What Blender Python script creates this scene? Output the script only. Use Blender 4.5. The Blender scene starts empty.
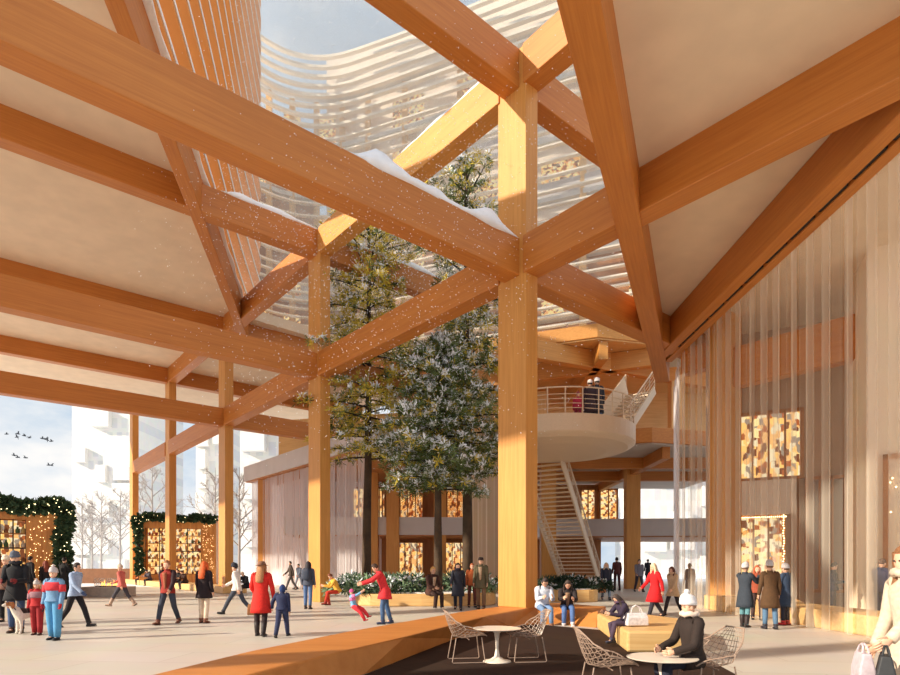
import bpy, bmesh, math, random
from math import sin, cos, pi, radians, atan2, sqrt, exp
from mathutils import Vector, Matrix
V = Vector
S = bpy.context.scene
COL = S.collection
RND = random.Random(7)
# ------------------------------------------------------------------ camera
EYE = 1.65; F = 593.0; HX = 450.0; HY = 566.0
cd = bpy.data.cameras.new('camera'); cam = bpy.data.objects.new('camera', cd); COL.objects.link(cam)
cam.location = (0, 0, EYE); cam.rotation_euler = (pi/2, 0, 0)
cd.sensor_width = 36; cd.lens = 36*F/900; cd.shift_y = (HY-337.5)/900; cd.clip_end = 900; cd.clip_start = .05
S.camera = cam
# ------------------------------------------------------------------ light
S.view_settings.view_transform = 'Standard'; S.view_settings.look = 'None'
S.view_settings.gamma = 1; S.view_settings.use_curve_mapping = False
S.view_settings.exposure = -0.12
S.cycles.max_bounces = 10; S.cycles.diffuse_bounces = 6; S.cycles.glossy_bounces = 3
S.cycles.transparent_max_bounces = 24; S.cycles.transmission_bounces = 6
S.cycles.caustics_reflective = False; S.cycles.caustics_refractive = False
S.cycles.sample_clamp_indirect = 6
SUN = V((-.93, -.37, .44)).normalized()
sl = bpy.data.lights.new('sun', 'SUN'); so = bpy.data.objects.new('sun', sl); COL.objects.link(so)
sl.energy = 7.6; sl.color = (1, .87, .68); sl.angle = radians(.9)
so.rotation_euler = SUN.to_track_quat('Z', 'Y').to_euler()

def world():
    w = bpy.data.worlds.new('sky'); S.world = w; w.use_nodes = True
    nt = w.node_tree; n = nt.nodes; l = nt.links; n.clear()
    out = n.new('ShaderNodeOutputWorld'); bg = n.new('ShaderNodeBackground')
    tc = n.new('ShaderNodeTexCoord'); mp = n.new('ShaderNodeMapping'); mp.inputs['Scale'].default_value = (1, 1, 2.2)
    no = n.new('ShaderNodeTexNoise'); no.inputs['Scale'].default_value = 3.2; no.inputs['Detail'].default_value = 8; no.inputs['Roughness'].default_value = .58
    cr = n.new('ShaderNodeValToRGB')
    e = cr.color_ramp.elements
    e[0].position = .40; e[0].color = (.64, .79, .95, 1); e[1].position = .64; e[1].color = (1.25, 1.2, 1.14, 1)
    l.new(tc.outputs['Generated'], mp.inputs['Vector']); l.new(mp.outputs['Vector'], no.inputs['Vector'])
    l.new(no.outputs['Fac'], cr.inputs['Fac']); l.new(cr.outputs['Color'], bg.inputs['Color'])
    bg.inputs['Strength'].default_value = .95
    l.new(bg.outputs['Background'], out.inputs['Surface'])
world()
# ------------------------------------------------------------------ materials
def newmat(name):
    m = bpy.data.materials.new(name); m.use_nodes = True
    nt = m.node_tree; nt.nodes.clear()
    o = nt.nodes.new('ShaderNodeOutputMaterial'); b = nt.nodes.new('ShaderNodeBsdfPrincipled')
    nt.links.new(b.outputs[0], o.inputs[0])
    return m, nt, b, o
def lin(c):
    return tuple(((x/255)/12.92 if x/255 <= .04045 else ((x/255+.055)/1.055)**2.4) for x in c)
_pm = {}
def plain(rgb, rough=.8, var=.12, scale=30.0, name=None, metal=0):
    """procedural colour with fine mottling"""
    key = (rgb, rough, var, scale, metal)
    if key in _pm: return _pm[key]
    m, nt, b, o = newmat(name or 'fabric_%d_%d_%d' % rgb)
    n = nt.nodes; l = nt.links
    tc = n.new('ShaderNodeTexCoord'); no = n.new('ShaderNodeTexNoise'); no.inputs['Scale'].default_value = scale; no.inputs['Detail'].default_value = 3
    cr = n.new('ShaderNodeValToRGB'); c = lin(rgb)
    cr.color_ramp.elements[0].position = .3; cr.color_ramp.elements[1].position = .7
    cr.color_ramp.elements[0].color = (*[x*(1-var) for x in c], 1); cr.color_ramp.elements[1].color = (*[min(1, x*(1+var)) for x in c], 1)
    l.new(tc.outputs['Object'], no.inputs['Vector']); l.new(no.outputs['Fac'], cr.inputs['Fac']); l.new(cr.outputs['Color'], b.inputs['Base Color'])
    b.inputs['Roughness'].default_value = rough; b.inputs['Metallic'].default_value = metal
    _pm[key] = m
    return m
def wood(name, c1, c2, rough=.5, scale=(.35, 9, 9)):
    m, nt, b, o = newmat(name); n = nt.nodes; l = nt.links
    tc = n.new('ShaderNodeTexCoord'); mp = n.new('ShaderNodeMapping'); mp.inputs['Scale'].default_value = scale
    no = n.new('ShaderNodeTexNoise'); no.inputs['Scale'].default_value = 1.6; no.inputs['Detail'].default_value = 7; no.inputs['Roughness'].default_value = .6
    no.inputs['Distortion'].default_value = .35
    cr = n.new('ShaderNodeValToRGB'); cr.color_ramp.elements[0].position = .32; cr.color_ramp.elements[1].position = .68
    cr.color_ramp.elements[0].color = (*lin(c1), 1); cr.color_ramp.elements[1].color = (*lin(c2), 1)
    n2 = n.new('ShaderNodeTexNoise'); n2.inputs['Scale'].default_value = .5; n2.inputs['Detail'].default_value = 2
    mx = n.new('ShaderNodeMixRGB'); mx.blend_type = 'MULTIPLY'; mx.inputs['Fac'].default_value = .22
    bp = n.new('ShaderNodeBump'); bp.inputs['Strength'].default_value = .08; bp.inputs['Distance'].default_value = .02
    l.new(tc.outputs['Object'], mp.inputs['Vector']); l.new(mp.outputs['Vector'], no.inputs['Vector']); l.new(tc.outputs['Object'], n2.inputs['Vector'])
    l.new(no.outputs['Fac'], cr.inputs['Fac']); l.new(cr.outputs['Color'], mx.inputs['Color1']); l.new(n2.outputs['Fac'], mx.inputs['Color2'])
    l.new(mx.outputs['Color'], b.inputs['Base Color']); l.new(no.outputs['Fac'], bp.inputs['Height']); l.new(bp.outputs['Normal'], b.inputs['Normal'])
    b.inputs['Roughness'].default_value = rough
    return m
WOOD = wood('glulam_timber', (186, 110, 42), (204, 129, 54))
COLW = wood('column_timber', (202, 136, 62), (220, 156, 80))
WOODW = wood('pale_timber', (222, 174, 108), (240, 200, 138))
WOODD = wood('warm_timber_panel', (176, 108, 54), (202, 136, 74), scale=(3, 3, .4))
SLAT = plain((246, 232, 212), .7, .05, .6, 'louvre_timber')  # paled timber: sunny haze over the far facade is in this colour
SLATL = plain((200, 142, 82), .7, .06, .5, 'louvre_timber_brown')
CREAM = plain((222, 200, 173), .85, .05, 1.2, 'ceiling_plaster')
PALE = plain((236, 222, 206), .8, .04, .8, 'pale_panel')
WHITE = plain((218, 216, 214), .75, .04, 1, 'white_cladding')
SNOW = plain((240, 244, 250), .7, .05, 4, 'snow')
SOFFIT = plain((190, 176, 164), .85, .04, 1, 'soffit_grey')
FASCIA = plain((206, 198, 196), .7, .04, 1, 'fascia_grey')
DARK = plain((34, 30, 30), .6, .1, 20, 'dark_metal')
STEEL = plain((212, 186, 156), .4, .04, 20, 'painted_steel')
CONC = plain((176, 166, 158), .85, .12, 6, 'grey_concrete')
def tile_floor(name, base, dark, mort, sx, sy, rough=.45, rot=0, ms=.012):
    m, nt, b, o = newmat(name); n = nt.nodes; l = nt.links
    tc = n.new('ShaderNodeTexCoord'); mp = n.new('ShaderNodeMapping'); mp.inputs['Rotation'].default_value = (0, 0, rot)
    br = n.new('ShaderNodeTexBrick'); br.inputs['Scale'].default_value = 1; br.inputs['Brick Width'].default_value = sx; br.inputs['Row Height'].default_value = sy
    br.inputs['Mortar Size'].default_value = ms; br.inputs['Color1'].default_value = (*lin(base), 1); br.inputs['Color2'].default_value = (*lin(dark), 1); br.inputs['Mortar'].default_value = (*lin(mort), 1)
    no = n.new('ShaderNodeTexNoise'); no.inputs['Scale'].default_value = .6; no.inputs['Detail'].default_value = 6
    mx = n.new('ShaderNodeMixRGB'); mx.blend_type = 'MULTIPLY'; mx.inputs['Fac'].default_value = .18
    l.new(tc.outputs['Object'], mp.inputs['Vector']); l.new(mp.outputs['Vector'], br.inputs['Vector']); l.new(tc.outputs['Object'], no.inputs['Vector'])
    l.new(br.outputs['Color'], mx.inputs['Color1']); l.new(no.outputs['Color'], mx.inputs['Color2']); l.new(mx.outputs['Color'], b.inputs['Base Color'])
    b.inputs['Roughness'].default_value = rough
    return m
PAVE_SPEC = .08
FLOOR = tile_floor('stone_floor', (214, 208, 199), (208, 200, 190), (190, 180, 170), 2.4, 1.2, rot=.1)
PAVE = tile_floor('cafe_paving', (66, 50, 43), (60, 46, 40), (50, 39, 35), 1.6, .8, .6, rot=.87)  # dark paving, deepened further to hold the shadow lying on it
PAVE.node_tree.nodes['Principled BSDF'].inputs['Specular IOR Level'].default_value = PAVE_SPEC; PAVE.node_tree.nodes['Principled BSDF'].inputs['Roughness'].default_value = .95
BRICKW = tile_floor('small_brick', (206, 178, 150), (190, 160, 132), (222, 200, 176), .5, .2, .8)
def curtain_mat(name, fac, rgb):
    m = bpy.data.materials.new(name); m.use_nodes = True; nt = m.node_tree; n = nt.nodes; l = nt.links; n.clear()
    o = n.new('ShaderNodeOutputMaterial'); tr = n.new('ShaderNodeBsdfTransparent'); tl = n.new('ShaderNodeBsdfTranslucent'); df = n.new('ShaderNodeBsdfDiffuse')
    a = n.new('ShaderNodeMixShader'); b = n.new('ShaderNodeMixShader'); a.inputs[0].default_value = .5; b.inputs[0].default_value = fac
    tl.inputs[0].default_value = (*lin(rgb), 1); df.inputs[0].default_value = (*lin(rgb), 1)
    l.new(df.outputs[0], a.inputs[1]); l.new(tl.outputs[0], a.inputs[2]); l.new(tr.outputs[0], b.inputs[1]); l.new(a.outputs[0], b.inputs[2]); l.new(b.outputs[0], o.inputs[0])
    return m
CURT1 = curtain_mat('sheer_curtain', .13, (255, 246, 230)); CURT2 = curtain_mat('sheer_curtain_fold', .30, (255, 244, 228))
CURT3 = curtain_mat('cool_sheer_curtain', .55, (252, 247, 250))
def glow(name, c1, c2, c3, strength, sx, sy, rot=(pi/2, 0, 0)):
    """a lit shop window: goods on shelves in warm light"""
    m = bpy.data.materials.new(name); m.use_nodes = True; nt = m.node_tree; n = nt.nodes; l = nt.links; n.clear()
    o = n.new('ShaderNodeOutputMaterial'); em = n.new('ShaderNodeEmission'); tc = n.new('ShaderNodeTexCoord')
    mp = n.new('ShaderNodeMapping'); mp.inputs['Scale'].default_value = (sx, sx, sy)
    vo = n.new('ShaderNodeTexVoronoi'); vo.inputs['Scale'].default_value = 1; vo.distance = 'CHEBYCHEV'
    cr = n.new('ShaderNodeValToRGB'); cr.color_ramp.elements[0].color = (*lin(c1), 1); cr.color_ramp.elements[1].color = (*lin(c2), 1); x = cr.color_ramp.elements.new(.5); x.color = (*lin(c3), 1)
    for q, c in ((.18, (120, 70, 44)), (.34, (236, 214, 170)), (.66, (170, 92, 50)), (.78, (250, 220, 150)), (.9, (150, 130, 110))): x = cr.color_ramp.elements.new(q); x.color = (*lin(c), 1)
    cr.color_ramp.interpolation = 'CONSTANT'
    sp = n.new('ShaderNodeSeparateColor')
    l.new(tc.outputs['Object'], mp.inputs['Vector']); l.new(mp.outputs['Vector'], vo.inputs['Vector'])
    l.new(vo.outputs['Color'], sp.inputs[0]); l.new(sp.outputs[0], cr.inputs['Fac']); l.new(cr.outputs['Color'], em.inputs['Color'])
    em.inputs['Strength'].default_value = strength; l.new(em.outputs[0], o.inputs[0])
    return m
SHOP = glow('lit_shop_display', (255, 196, 110), (255, 236, 190), (240, 180, 110), 1.35, 6, 4)
SHOPB = glow('bright_shop_display', (255, 214, 140), (255, 246, 220), (240, 170, 90), 1.35, 5, 6)
LAMPM = bpy.data.materials.new('fairy_light'); LAMPM.use_nodes = True
_b = LAMPM.node_tree.nodes['Principled BSDF']; _b.inputs['Emission Color'].default_value = (1, .78, .4, 1); _b.inputs['Emission Strength'].default_value = 5; _b.inputs['Base Color'].default_value = (1, .8, .5, 1)
FIREM = bpy.data.materials.new('flame'); FIREM.use_nodes = True
_b = FIREM.node_tree.nodes['Principled BSDF']; _b.inputs['Emission Color'].default_value = (1, .42, .08, 1); _b.inputs['Emission Strength'].default_value = 3.5; _b.inputs['Base Color'].default_value = (1, .5, .1, 1)
GLASS = curtain_mat('pale_glass', .16, (225, 232, 240))
# ------------------------------------------------------------------ mesh helpers
def link(o, parent=None):
    COL.objects.link(o)
    if parent: o.parent = parent
    return o
def tag(o, label=None, cat=None, group=None, kind=None):
    if label: o['label'] = label
    if cat: o['category'] = cat
    if group: o['group'] = group
    if kind: o['kind'] = kind
    return o
def thing(name, label, cat, loc=(0, 0, 0), rz=0, group=None, scale=1):
    o = bpy.data.objects.new(name, None); o.empty_display_size = .2; link(o)
    o.location = loc; o.rotation_euler = (0, 0, rz); o.scale = (scale,)*3
    return tag(o, label, cat, group)
class MB:
    def __init__(s): s.v = []; s.f = []; s.m = []
    def add(s, vs, fs, mi=0):
        k = len(s.v); s.v += [tuple(x) for x in vs]
        for f in fs: s.f.append(tuple(i+k for i in f)); s.m.append(mi)
    def box(s, c, d, rz=0, mi=0, M=None):
        x, y, z = d[0]/2, d[1]/2, d[2]/2
        R = M if M is not None else Matrix.Rotation(rz, 3, 'Z')
        vs = [V(c)+R @ V((a*x, b*y, e*z)) for e in (-1, 1) for b in (-1, 1) for a in (-1, 1)]
        s.add(vs, [(0, 2, 3, 1), (4, 5, 7, 6), (0, 1, 5, 4), (2, 6, 7, 3), (1, 3, 7, 5), (0, 4, 6, 2)], mi)
        return s
    def seg(s, p, q, w, h, mi=0, up=(0, 0, 1)):
        """bar of section w x h from p to q"""
        p, q = V(p), V(q); d = q-p; L = d.length
        if L < 1e-5: return s
        x = d/L; u = V(up)
        y = u.cross(x)
        if y.length < 1e-4: y = V((1, 0, 0)).cross(x)
        y.normalize(); z = x.cross(y)
        M = Matrix((x, y, z)).transposed()
        return s.box((p+q)/2, (L, w, h), M=M, mi=mi)
    def prism(s, poly, z0, z1, mi=0):
        a = sum(poly[i][0]*poly[(i+1) % len(poly)][1]-poly[(i+1) % len(poly)][0]*poly[i][1] for i in range(len(poly)))
        if a < 0: poly = poly[::-1]
        n = len(poly)
        vs = [(p[0], p[1], z0) for p in poly]+[(p[0], p[1], z1) for p in poly]
        fs = [tuple(range(n-1, -1, -1)), tuple(range(n, 2*n))]+[(i, (i+1) % n, n+(i+1) % n, n+i) for i in range(n)]
        s.add(vs, fs, mi); return s
    def rings(s, rs, mi=0, cap=True, closed=True):
        n = len(rs[0]); vs = [p for r in rs for p in r]; fs = []
        for i in range(len(rs)-1):
            for j in range(n if closed else n-1):
                fs.append((i*n+j, i*n+(j+1) % n, (i+1)*n+(j+1) % n, (i+1)*n+j))
        if cap and closed:
            fs.append(tuple(range(n-1, -1, -1))); fs.append(tuple((len(rs)-1)*n+j for j in range(n)))
        s.add(vs, fs, mi); return s
    def tube(s, pts, rad, n=8, mi=0, ref=(1, 0, 0), cap=True):
        """pts path; rad: number, list of numbers or list of (rx, ry): rx along ref"""
        pts = [V(p) for p in pts]; k = len(pts)
        if not isinstance(rad, (list, tuple)): rad = [rad]*k
        rs = []
        for i, p in enumerate(pts):
            t = (pts[min(i+1, k-1)]-pts[max(i-1, 0)])
            if t.length < 1e-7: t = V((0, 0, 1))
            t.normalize(); x = V(ref); x = x-t*x.dot(t)
            if x.length < .15:
                x = V((0, 1, 0)); x = x-t*x.dot(t)
                if x.length < .15: x = V((0, 0, 1)); x = x-t*x.dot(t)
            x.normalize(); y = t.cross(x)
            r = rad[i]; rx, ry = r if isinstance(r, (list, tuple)) else (r, r)
            rs.append([p+x*(rx*cos(2*pi*j/n))+y*(ry*sin(2*pi*j/n)) for j in range(n)])
        return s.rings(rs, mi, cap)
    def lathe(s, prof, c=(0, 0, 0), n=24, mi=0):
        c = V(c)
        return s.rings([[c+V((r*cos(2*pi*j/n), r*sin(2*pi*j/n), z)) for j in range(n)] for r, z in prof], mi)
    def ball(s, c, r, n=8, k=6, mi=0, M=None, fn=None):
        c = V(c); r = r if isinstance(r, (tuple, list)) else (r, r, r); rs = []
        for i in range(k+1):
            a = -pi/2+pi*i/k; a = max(-pi/2+.02, min(pi/2-.02, a)); ring = []
            for j in range(n):
                d = V((cos(a)*cos(2*pi*j/n), cos(a)*sin(2*pi*j/n), sin(a)))
                p = V((d.x*r[0], d.y*r[1], d.z*r[2]))
                if fn: p = fn(p, d)
                ring.append(c+(M @ p if M is not None else p))
            rs.append(ring)
        return s.rings(rs, mi)
    def mesh(s, name, mats, smooth=False):
        me = bpy.data.meshes.new(name); me.from_pydata(s.v, [], s.f)
        for m in (mats if isinstance(mats, (list, tuple)) else [mats]): me.materials.append(m)
        me.polygons.foreach_set('material_index', s.m)
        if smooth: me.polygons.foreach_set('use_smooth', [True]*len(s.f))
        me.update(); return me
    def build(s, name, mats, parent=None, smooth=False, bevel=0, loc=None, rot=None):
        o = bpy.data.objects.new(name, s.mesh(name, mats, smooth)); link(o, parent)
        if loc is not None: o.location = loc
        if rot is not None: o.rotation_euler = rot
        if bevel:
            b = o.modifiers.new('bevel', 'BEVEL'); b.width = bevel; b.segments = 2; b.limit_method = 'ANGLE'; b.angle_limit = radians(40)
        return o
def struct(o): o['kind'] = 'structure'; return o
def copy_tree(o, parent=None):
    c = o.copy(); COL.objects.link(c)
    if parent: c.parent = parent
    for ch in o.children: copy_tree(ch, c)
    return c
def fx(px, Y): return (px-HX)/F*Y                    # world x seen at image column px at depth Y
def fz(py, Y): return EYE+(HY-py)/F*Y                # world z seen at image row py at depth Y
def ground(px, py, z=0):
    Y = F*(EYE-z)/(py-HY); return V((fx(px, Y), Y, z))
def catmull(pts, k=4):
    pts = [V(p) for p in pts]; out = []
    for i in range(len(pts)-1):
        p0, p1, p2, p3 = pts[max(i-1, 0)], pts[i], pts[i+1], pts[min(i+2, len(pts)-1)]
        for j in range(k):
            t = j/k
            out.append(.5*((2*p1)+(p2-p0)*t+(2*p0-5*p1+4*p2-p3)*t*t+(3*p1-p0-3*p2+p3)*t**3))
    out.append(pts[-1]); return out
# ------------------------------------------------------------------ setting: ground, floor, ceilings
D1 = V((.767, .641)); D2 = V((-.641, .768)); BAY = 12.3
C1 = V((1.83, 18.0))
def gp(i, s=0): return C1+D2*(BAY*i)+D1*(BAY*s)+(V((.22, 0)) if i < .9 else V((0, 0)))      # grid point: i bays along the column row, s bays across it
ZL, DL = EYE+8.62, 1.10                              # lower beams: underside, depth
ZU, DU = EYE+14.2, 1.15                              # upper beams
b = MB(); b.box((0, 120, -.11), (500, 420, .2)); struct(b.build('ground', SNOW))
b = MB()
b.prism([(-26, -8), (24, -8), (40, 62), (-2, 66), tuple(gp(3, -.12)-V((1.5, -1.2))), tuple(gp(2.6, -2.2))], -.1, 0)
struct(b.build('floor', FLOOR))
b = MB()
b.prism([(-6.9, 6), (-8.5, 15), (-12.7, 36.4)] + [tuple(gp(2, 1.7)), tuple(gp(4.25, 1.2)), tuple(gp(4.25, -2.05)), tuple(gp(-.6, -2.05)), (-6.3, 3)], ZU+DU-.02, ZU+DU+.6)
struct(b.build('ceiling_left', CREAM))
EDGE0, EDGE1 = V((1.7, 8.4)), V((9.8, 27.4))
b = MB()
b.prism([(.2, 5), tuple(EDGE0), tuple(EDGE1), (10.6, 29), (30, 24), (26, 2), (6, 1)], ZL+DL-.02, ZL+DL+.6)
struct(b.build('ceiling_right', CREAM))
b = MB()
cafe = [ground(330, 690), ground(367, 674), ground(457, 638), ground(530, 624), ground(600, 630), ground(632, 651), ground(690, 650), ground(742, 678), ground(760, 690)]
b.prism([(p.x, p.y) for p in cafe]+[(1.9, 4.0), (-.8, 3.6)], .001, .006)
struct(b.build('floor_cafe', PAVE))
hz = MB().box((-1, 46.5, 36), (26, 25, 36)).build('haze', bpy.data.materials.new('snow_haze')); tag(hz, 'sunlit snowy haze in the open court above the hall', 'haze', kind='stuff')
m = hz.data.materials[0]; m.use_nodes = True; nt = m.node_tree; nt.nodes.clear(); o = nt.nodes.new('ShaderNodeOutputMaterial'); vs = nt.nodes.new('ShaderNodeVolumeScatter')
vs.inputs['Density'].default_value = .027; vs.inputs['Anisotropy'].default_value = .2; vs.inputs['Color'].default_value = (1, .97, .93, 1); nt.links.new(vs.outputs[0], o.inputs['Volume'])
# ------------------------------------------------------------------ timber frame
def bar(name, p, q, zb, depth, width, label, cat='beam', mat=WOOD, bev=.025):
    p, q = V(p), V(q); d = q-p; L = d.length
    o = MB().box((L/2, 0, depth/2), (L, width, depth)).build(name, mat, bevel=bev)
    o.location = (p.x, p.y, zb); o.rotation_euler = (0, 0, atan2(d.y, d.x))
    return tag(o, label, cat, kind='thing')
def column(p, z0, z1, label, a=1.16, bb=.52, rz=None, mat=COLW):
    o = MB().box(((z1-z0)/2, 0, 0), (z1-z0, bb, a)).build('timber_column', mat, bevel=.02)
    # local x is vertical, local z along D2
    x = V((0, 0, 1)); z = V((D2.x, D2.y, 0)); y = z.cross(x)
    if rz is not None: z = V((cos(rz), sin(rz), 0)); y = z.cross(x)
    M = Matrix((x, y, z)).transposed().to_4x4(); M.translation = (p[0], p[1], z0)
    o.matrix_world = M
    return tag(o, label, 'column', kind='thing')
BW = .64
BENCH_H = .41
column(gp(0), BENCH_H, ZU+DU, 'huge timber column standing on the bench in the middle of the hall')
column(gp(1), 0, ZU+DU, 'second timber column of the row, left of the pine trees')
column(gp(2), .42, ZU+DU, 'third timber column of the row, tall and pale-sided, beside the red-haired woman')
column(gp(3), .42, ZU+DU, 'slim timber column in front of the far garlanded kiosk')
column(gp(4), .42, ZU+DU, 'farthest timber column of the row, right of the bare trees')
for k, sd in enumerate(('nearest', 'second', 'third', 'fourth')):  # unseen columns, added for the shadow bands they cast on the floor
    column(gp(k, -2.0), 0, ZU+DU, sd+' timber column along the outer left edge of the roof, beyond the frame', .8, .5)
bar('timber_beam', gp(0, -1.45), gp(0)-D1*.2, ZL, DL, BW, 'big lower timber beam sweeping from the upper left corner to the middle column')
bar('timber_beam', gp(0)+D1*.2, gp(0, .95), ZL, DL, BW, 'lower timber beam running from the middle column back right to the canopy corner')
bar('timber_beam', gp(-1.3), gp(0)-D2*.5, ZL, DL, BW, 'lower timber beam from the middle column across the right canopy to the upper right')
bar('timber_beam', gp(0)+D2*.5, gp(1)-D2*.5, ZL, DL, BW, 'lower timber beam between the middle column and the second column')
bar('timber_beam', gp(1)+D2*.5, gp(2)-D2*.5, ZL, DL, BW, 'lower timber beam between the second and third columns')
bar('timber_beam', gp(1, -2.1), gp(1)-D1*.2, ZL, DL, BW, 'lower timber beam meeting the second column from the left')
bar('timber_beam', gp(1)+D1*.2, gp(1, .75), ZL, DL, BW, 'lower timber beam leaving the second column behind the trees')
bar('timber_beam', gp(2, -2.1), gp(2)-D1*.2, ZL, DL, BW, 'lowest left timber beam framing the sky, ending at the third column')
bar('timber_beam', gp(2)+D1*.2, gp(2, 1.2), ZL, DL, BW, 'lower timber beam behind the second column, seen under the ceiling')
bar('timber_beam', gp(2)+D2*.5, gp(3)-D2*.5, ZL, DL, BW, 'sunlit brace beam between the third column and the slim column')
bar('timber_beam', gp(3)+D2*.5, gp(4)-D2*.5, ZL, DL, BW, 'sunlit brace beam between the two farthest columns')
bar('timber_beam', gp(0, -1.2), gp(0)-D1*.2, ZU, DU, BW, 'upper timber beam crossing the sky opening to the top of the middle column')
bar('timber_beam', gp(0)+D1*.2, gp(0, 1.0), ZU, DU, BW, 'upper timber beam right of the top of the middle column, falling to the right')
bar('timber_beam', gp(-.42), gp(0)-D2*.5, ZU, DU, BW, 'short upper timber beam right of the column top, cut by the canopy edge')
bar('timber_beam', gp(0)+D2*.5, gp(1)-D2*.5, ZU, DU, BW, 'sunlit upper timber beam between the tops of the middle and second columns', mat=COLW)  # paler timber puts sunshine into this beam's colour
bar('timber_beam', gp(1)+D2*.5, gp(2)-D2*.5, ZU, DU, BW, 'upper timber beam between the tops of the second and third columns')
bar('timber_beam', gp(2)+D2*.5, gp(3), ZU, DU, BW, 'upper timber beam behind the third column under the far left ceiling')
bar('timber_beam', gp(1, -2.1), gp(1)-D1*.2, ZU, DU, BW, 'upper timber beam with snow on it, under the left ceiling to the second column top')
bar('timber_beam', gp(1)+D1*.2, gp(1, .62), ZU, DU, BW, 'upper timber beam with snow reaching from the second column into the trees')
bar('timber_beam', gp(2, -2.1), gp(2)-D1*.2, ZU, DU, BW, 'upper timber beam under the left ceiling ending at the third column top')
bar('timber_beam', gp(2)+D1*.2, gp(2, 1.3), ZU, DU, BW, 'upper timber beam along the far edge of the sky opening')
bar('timber_beam', gp(3, -2.1), gp(3, 1.4), ZU, DU, BW, 'farthest upper timber beam under the left ceiling, above the sky')
# edges of the sky opening and of the right canopy
bar('timber_beam', (-6.75, 6.5), (-12.9, 37.2), ZU-.02, DU+.25, .5, 'slanting edge beam along the left side of the sky opening')
ed = (EDGE1-EDGE0).normalized()
bar('timber_beam', EDGE0-ed*3, EDGE1+ed*.3, ZL-.06, DL+.3, .62, 'slanting edge beam on the left side of the right canopy')
bar('timber_beam', (8.74, 2.0), (8.74, 25.2), ZL-.03, DL, .40, 'canopy beam above the hanging curtain, with a dark slot beside it')
bar('timber_beam', (9.21, 2.0), (9.21, 25.0), ZL-.03, .30, .30, 'narrow timber rail on the right of the dark curtain slot')
b = MB()
for k in range(18): b.box((9.0, 3+1.22*k, ZL+.05), (.115, 1.0, .06))
tag(b.build('curtain_track', DARK), 'dark broken slot of the curtain track under the canopy beam', 'curtain track')
# ------------------------------------------------------------------ long timber bench and seats
def seat_block(name, poly, z1, label, mat=WOODW, bev=.05):
    c = sum((V(p) for p in poly), V((0, 0)))/len(poly)
    o = MB().prism([(p[0]-c.x, p[1]-c.y) for p in poly], 0, z1).build(name, mat, bevel=bev)
    o.location = (c.x, c.y, 0); return tag(o, label, 'bench')
def g2(px, py, z=0): p = ground(px, py, z); return (p.x, p.y)
HB = BENCH_H
# sloping front: top outline at HB, foot outline at floor
topf = [g2(120, 709, HB), g2(300, 661, HB), g2(400, 638, HB), g2(485, 616, HB), g2(535, 607.5, HB), g2(560, 607.5, HB), g2(598, 611, HB)]
foot = [g2(250, 712), g2(367, 674), g2(457, 638.5), g2(510, 627), g2(540, 624), g2(562, 625), g2(597, 628)]
topb = [g2(30, 704, HB), g2(250, 651, HB), g2(350, 631, HB), g2(460, 612, HB), g2(520, 603.5, HB), g2(560, 603, HB), g2(606, 606.5, HB)]
b = MB(); rs = []
for f_, t_, k_ in zip(foot, topf, topb):
    rs.append([(f_[0], f_[1], 0), (t_[0], t_[1], HB), (k_[0], k_[1], HB), (k_[0]+(k_[0]-t_[0])*.02, k_[1]+.05, 0)])
b.rings(rs)
tag(b.build('long_bench', wood('bench_timber', (198, 124, 58), (212, 140, 72), scale=(.5, 2, 2)), bevel=.03), 'long sweeping timber bench at the foot of the middle column', 'bench')
seat_block('seat_block', [g2(597, 613.2, HB), g2(627, 631, HB), g2(694, 631, HB), g2(694, 620, HB), g2(640, 613.5, HB)], HB, 'low timber seat block carrying the woman with the white bag')
# bench under the far column row
p0, p1 = gp(2)-D2*1.6, gp(4)+D2*1.0
nrm = V((.767, .641))*.45
def strip(p, q, n): return [tuple(p-n), tuple(q-n), tuple(q+n), tuple(p+n)]
seat_block('timber_bench', strip(p0, p1, nrm*1.6), .42, 'far timber bench under the column row, with seated people in dark clothes')
# right-hand benches behind the curtain
seat_block('timber_bench', [(9.75, 21.2), (11.1, 21.2), (11.1, 22.8), (9.75, 22.8)], .55, 'short timber bench at the foot of the wide column behind the curtain')
seat_block('timber_bench', [(9.75, 17.5), (11.1, 18.2), (11.1, 8), (9.75, 8)], .50, 'long pale timber bench behind the curtain at the right edge')
seat_block('timber_bench', [(9.9, 18.6), (11.3, 18.9), (12.1, 20.6), (10.4, 20.6)], .50, 'timber bench behind the curtain beside the group of four')
# ------------------------------------------------------------------ planters
def planter(px0, px1, Y, h, d, label, n=14):
    x0, x1 = fx(px0, Y), fx(px1, Y); c = ((x0+x1)/2, Y+d/2); b = MB(); out = []
    for k in range(n*2):
        a = 2*pi*k/(n*2); ca, sa = cos(a), sin(a)
        out.append((c[0]+(x1-x0)/2*math.copysign(abs(ca)**.5, ca), c[1]+d/2*math.copysign(abs(sa)**.5, sa)))
    t = thing('planter', label, 'planter', (c[0], c[1], 0))
    b.prism([(p[0]-c[0], p[1]-c[1]) for p in out], 0, h).build('planter_wall', WOODW, t, bevel=.04)
    MB().prism([((p[0]-c[0])*.84, (p[1]-c[1])*.84) for p in out], h, h+.05).build('snow_bed', SNOW, t)
    return c
planter(343, 500, 24.2, .50, 6.6, 'round timber planter bench under the pine trees')
planter(548, 604, 27.0, .55, 5.0, 'timber planter at the foot of the open stair, right of the middle column')
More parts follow.
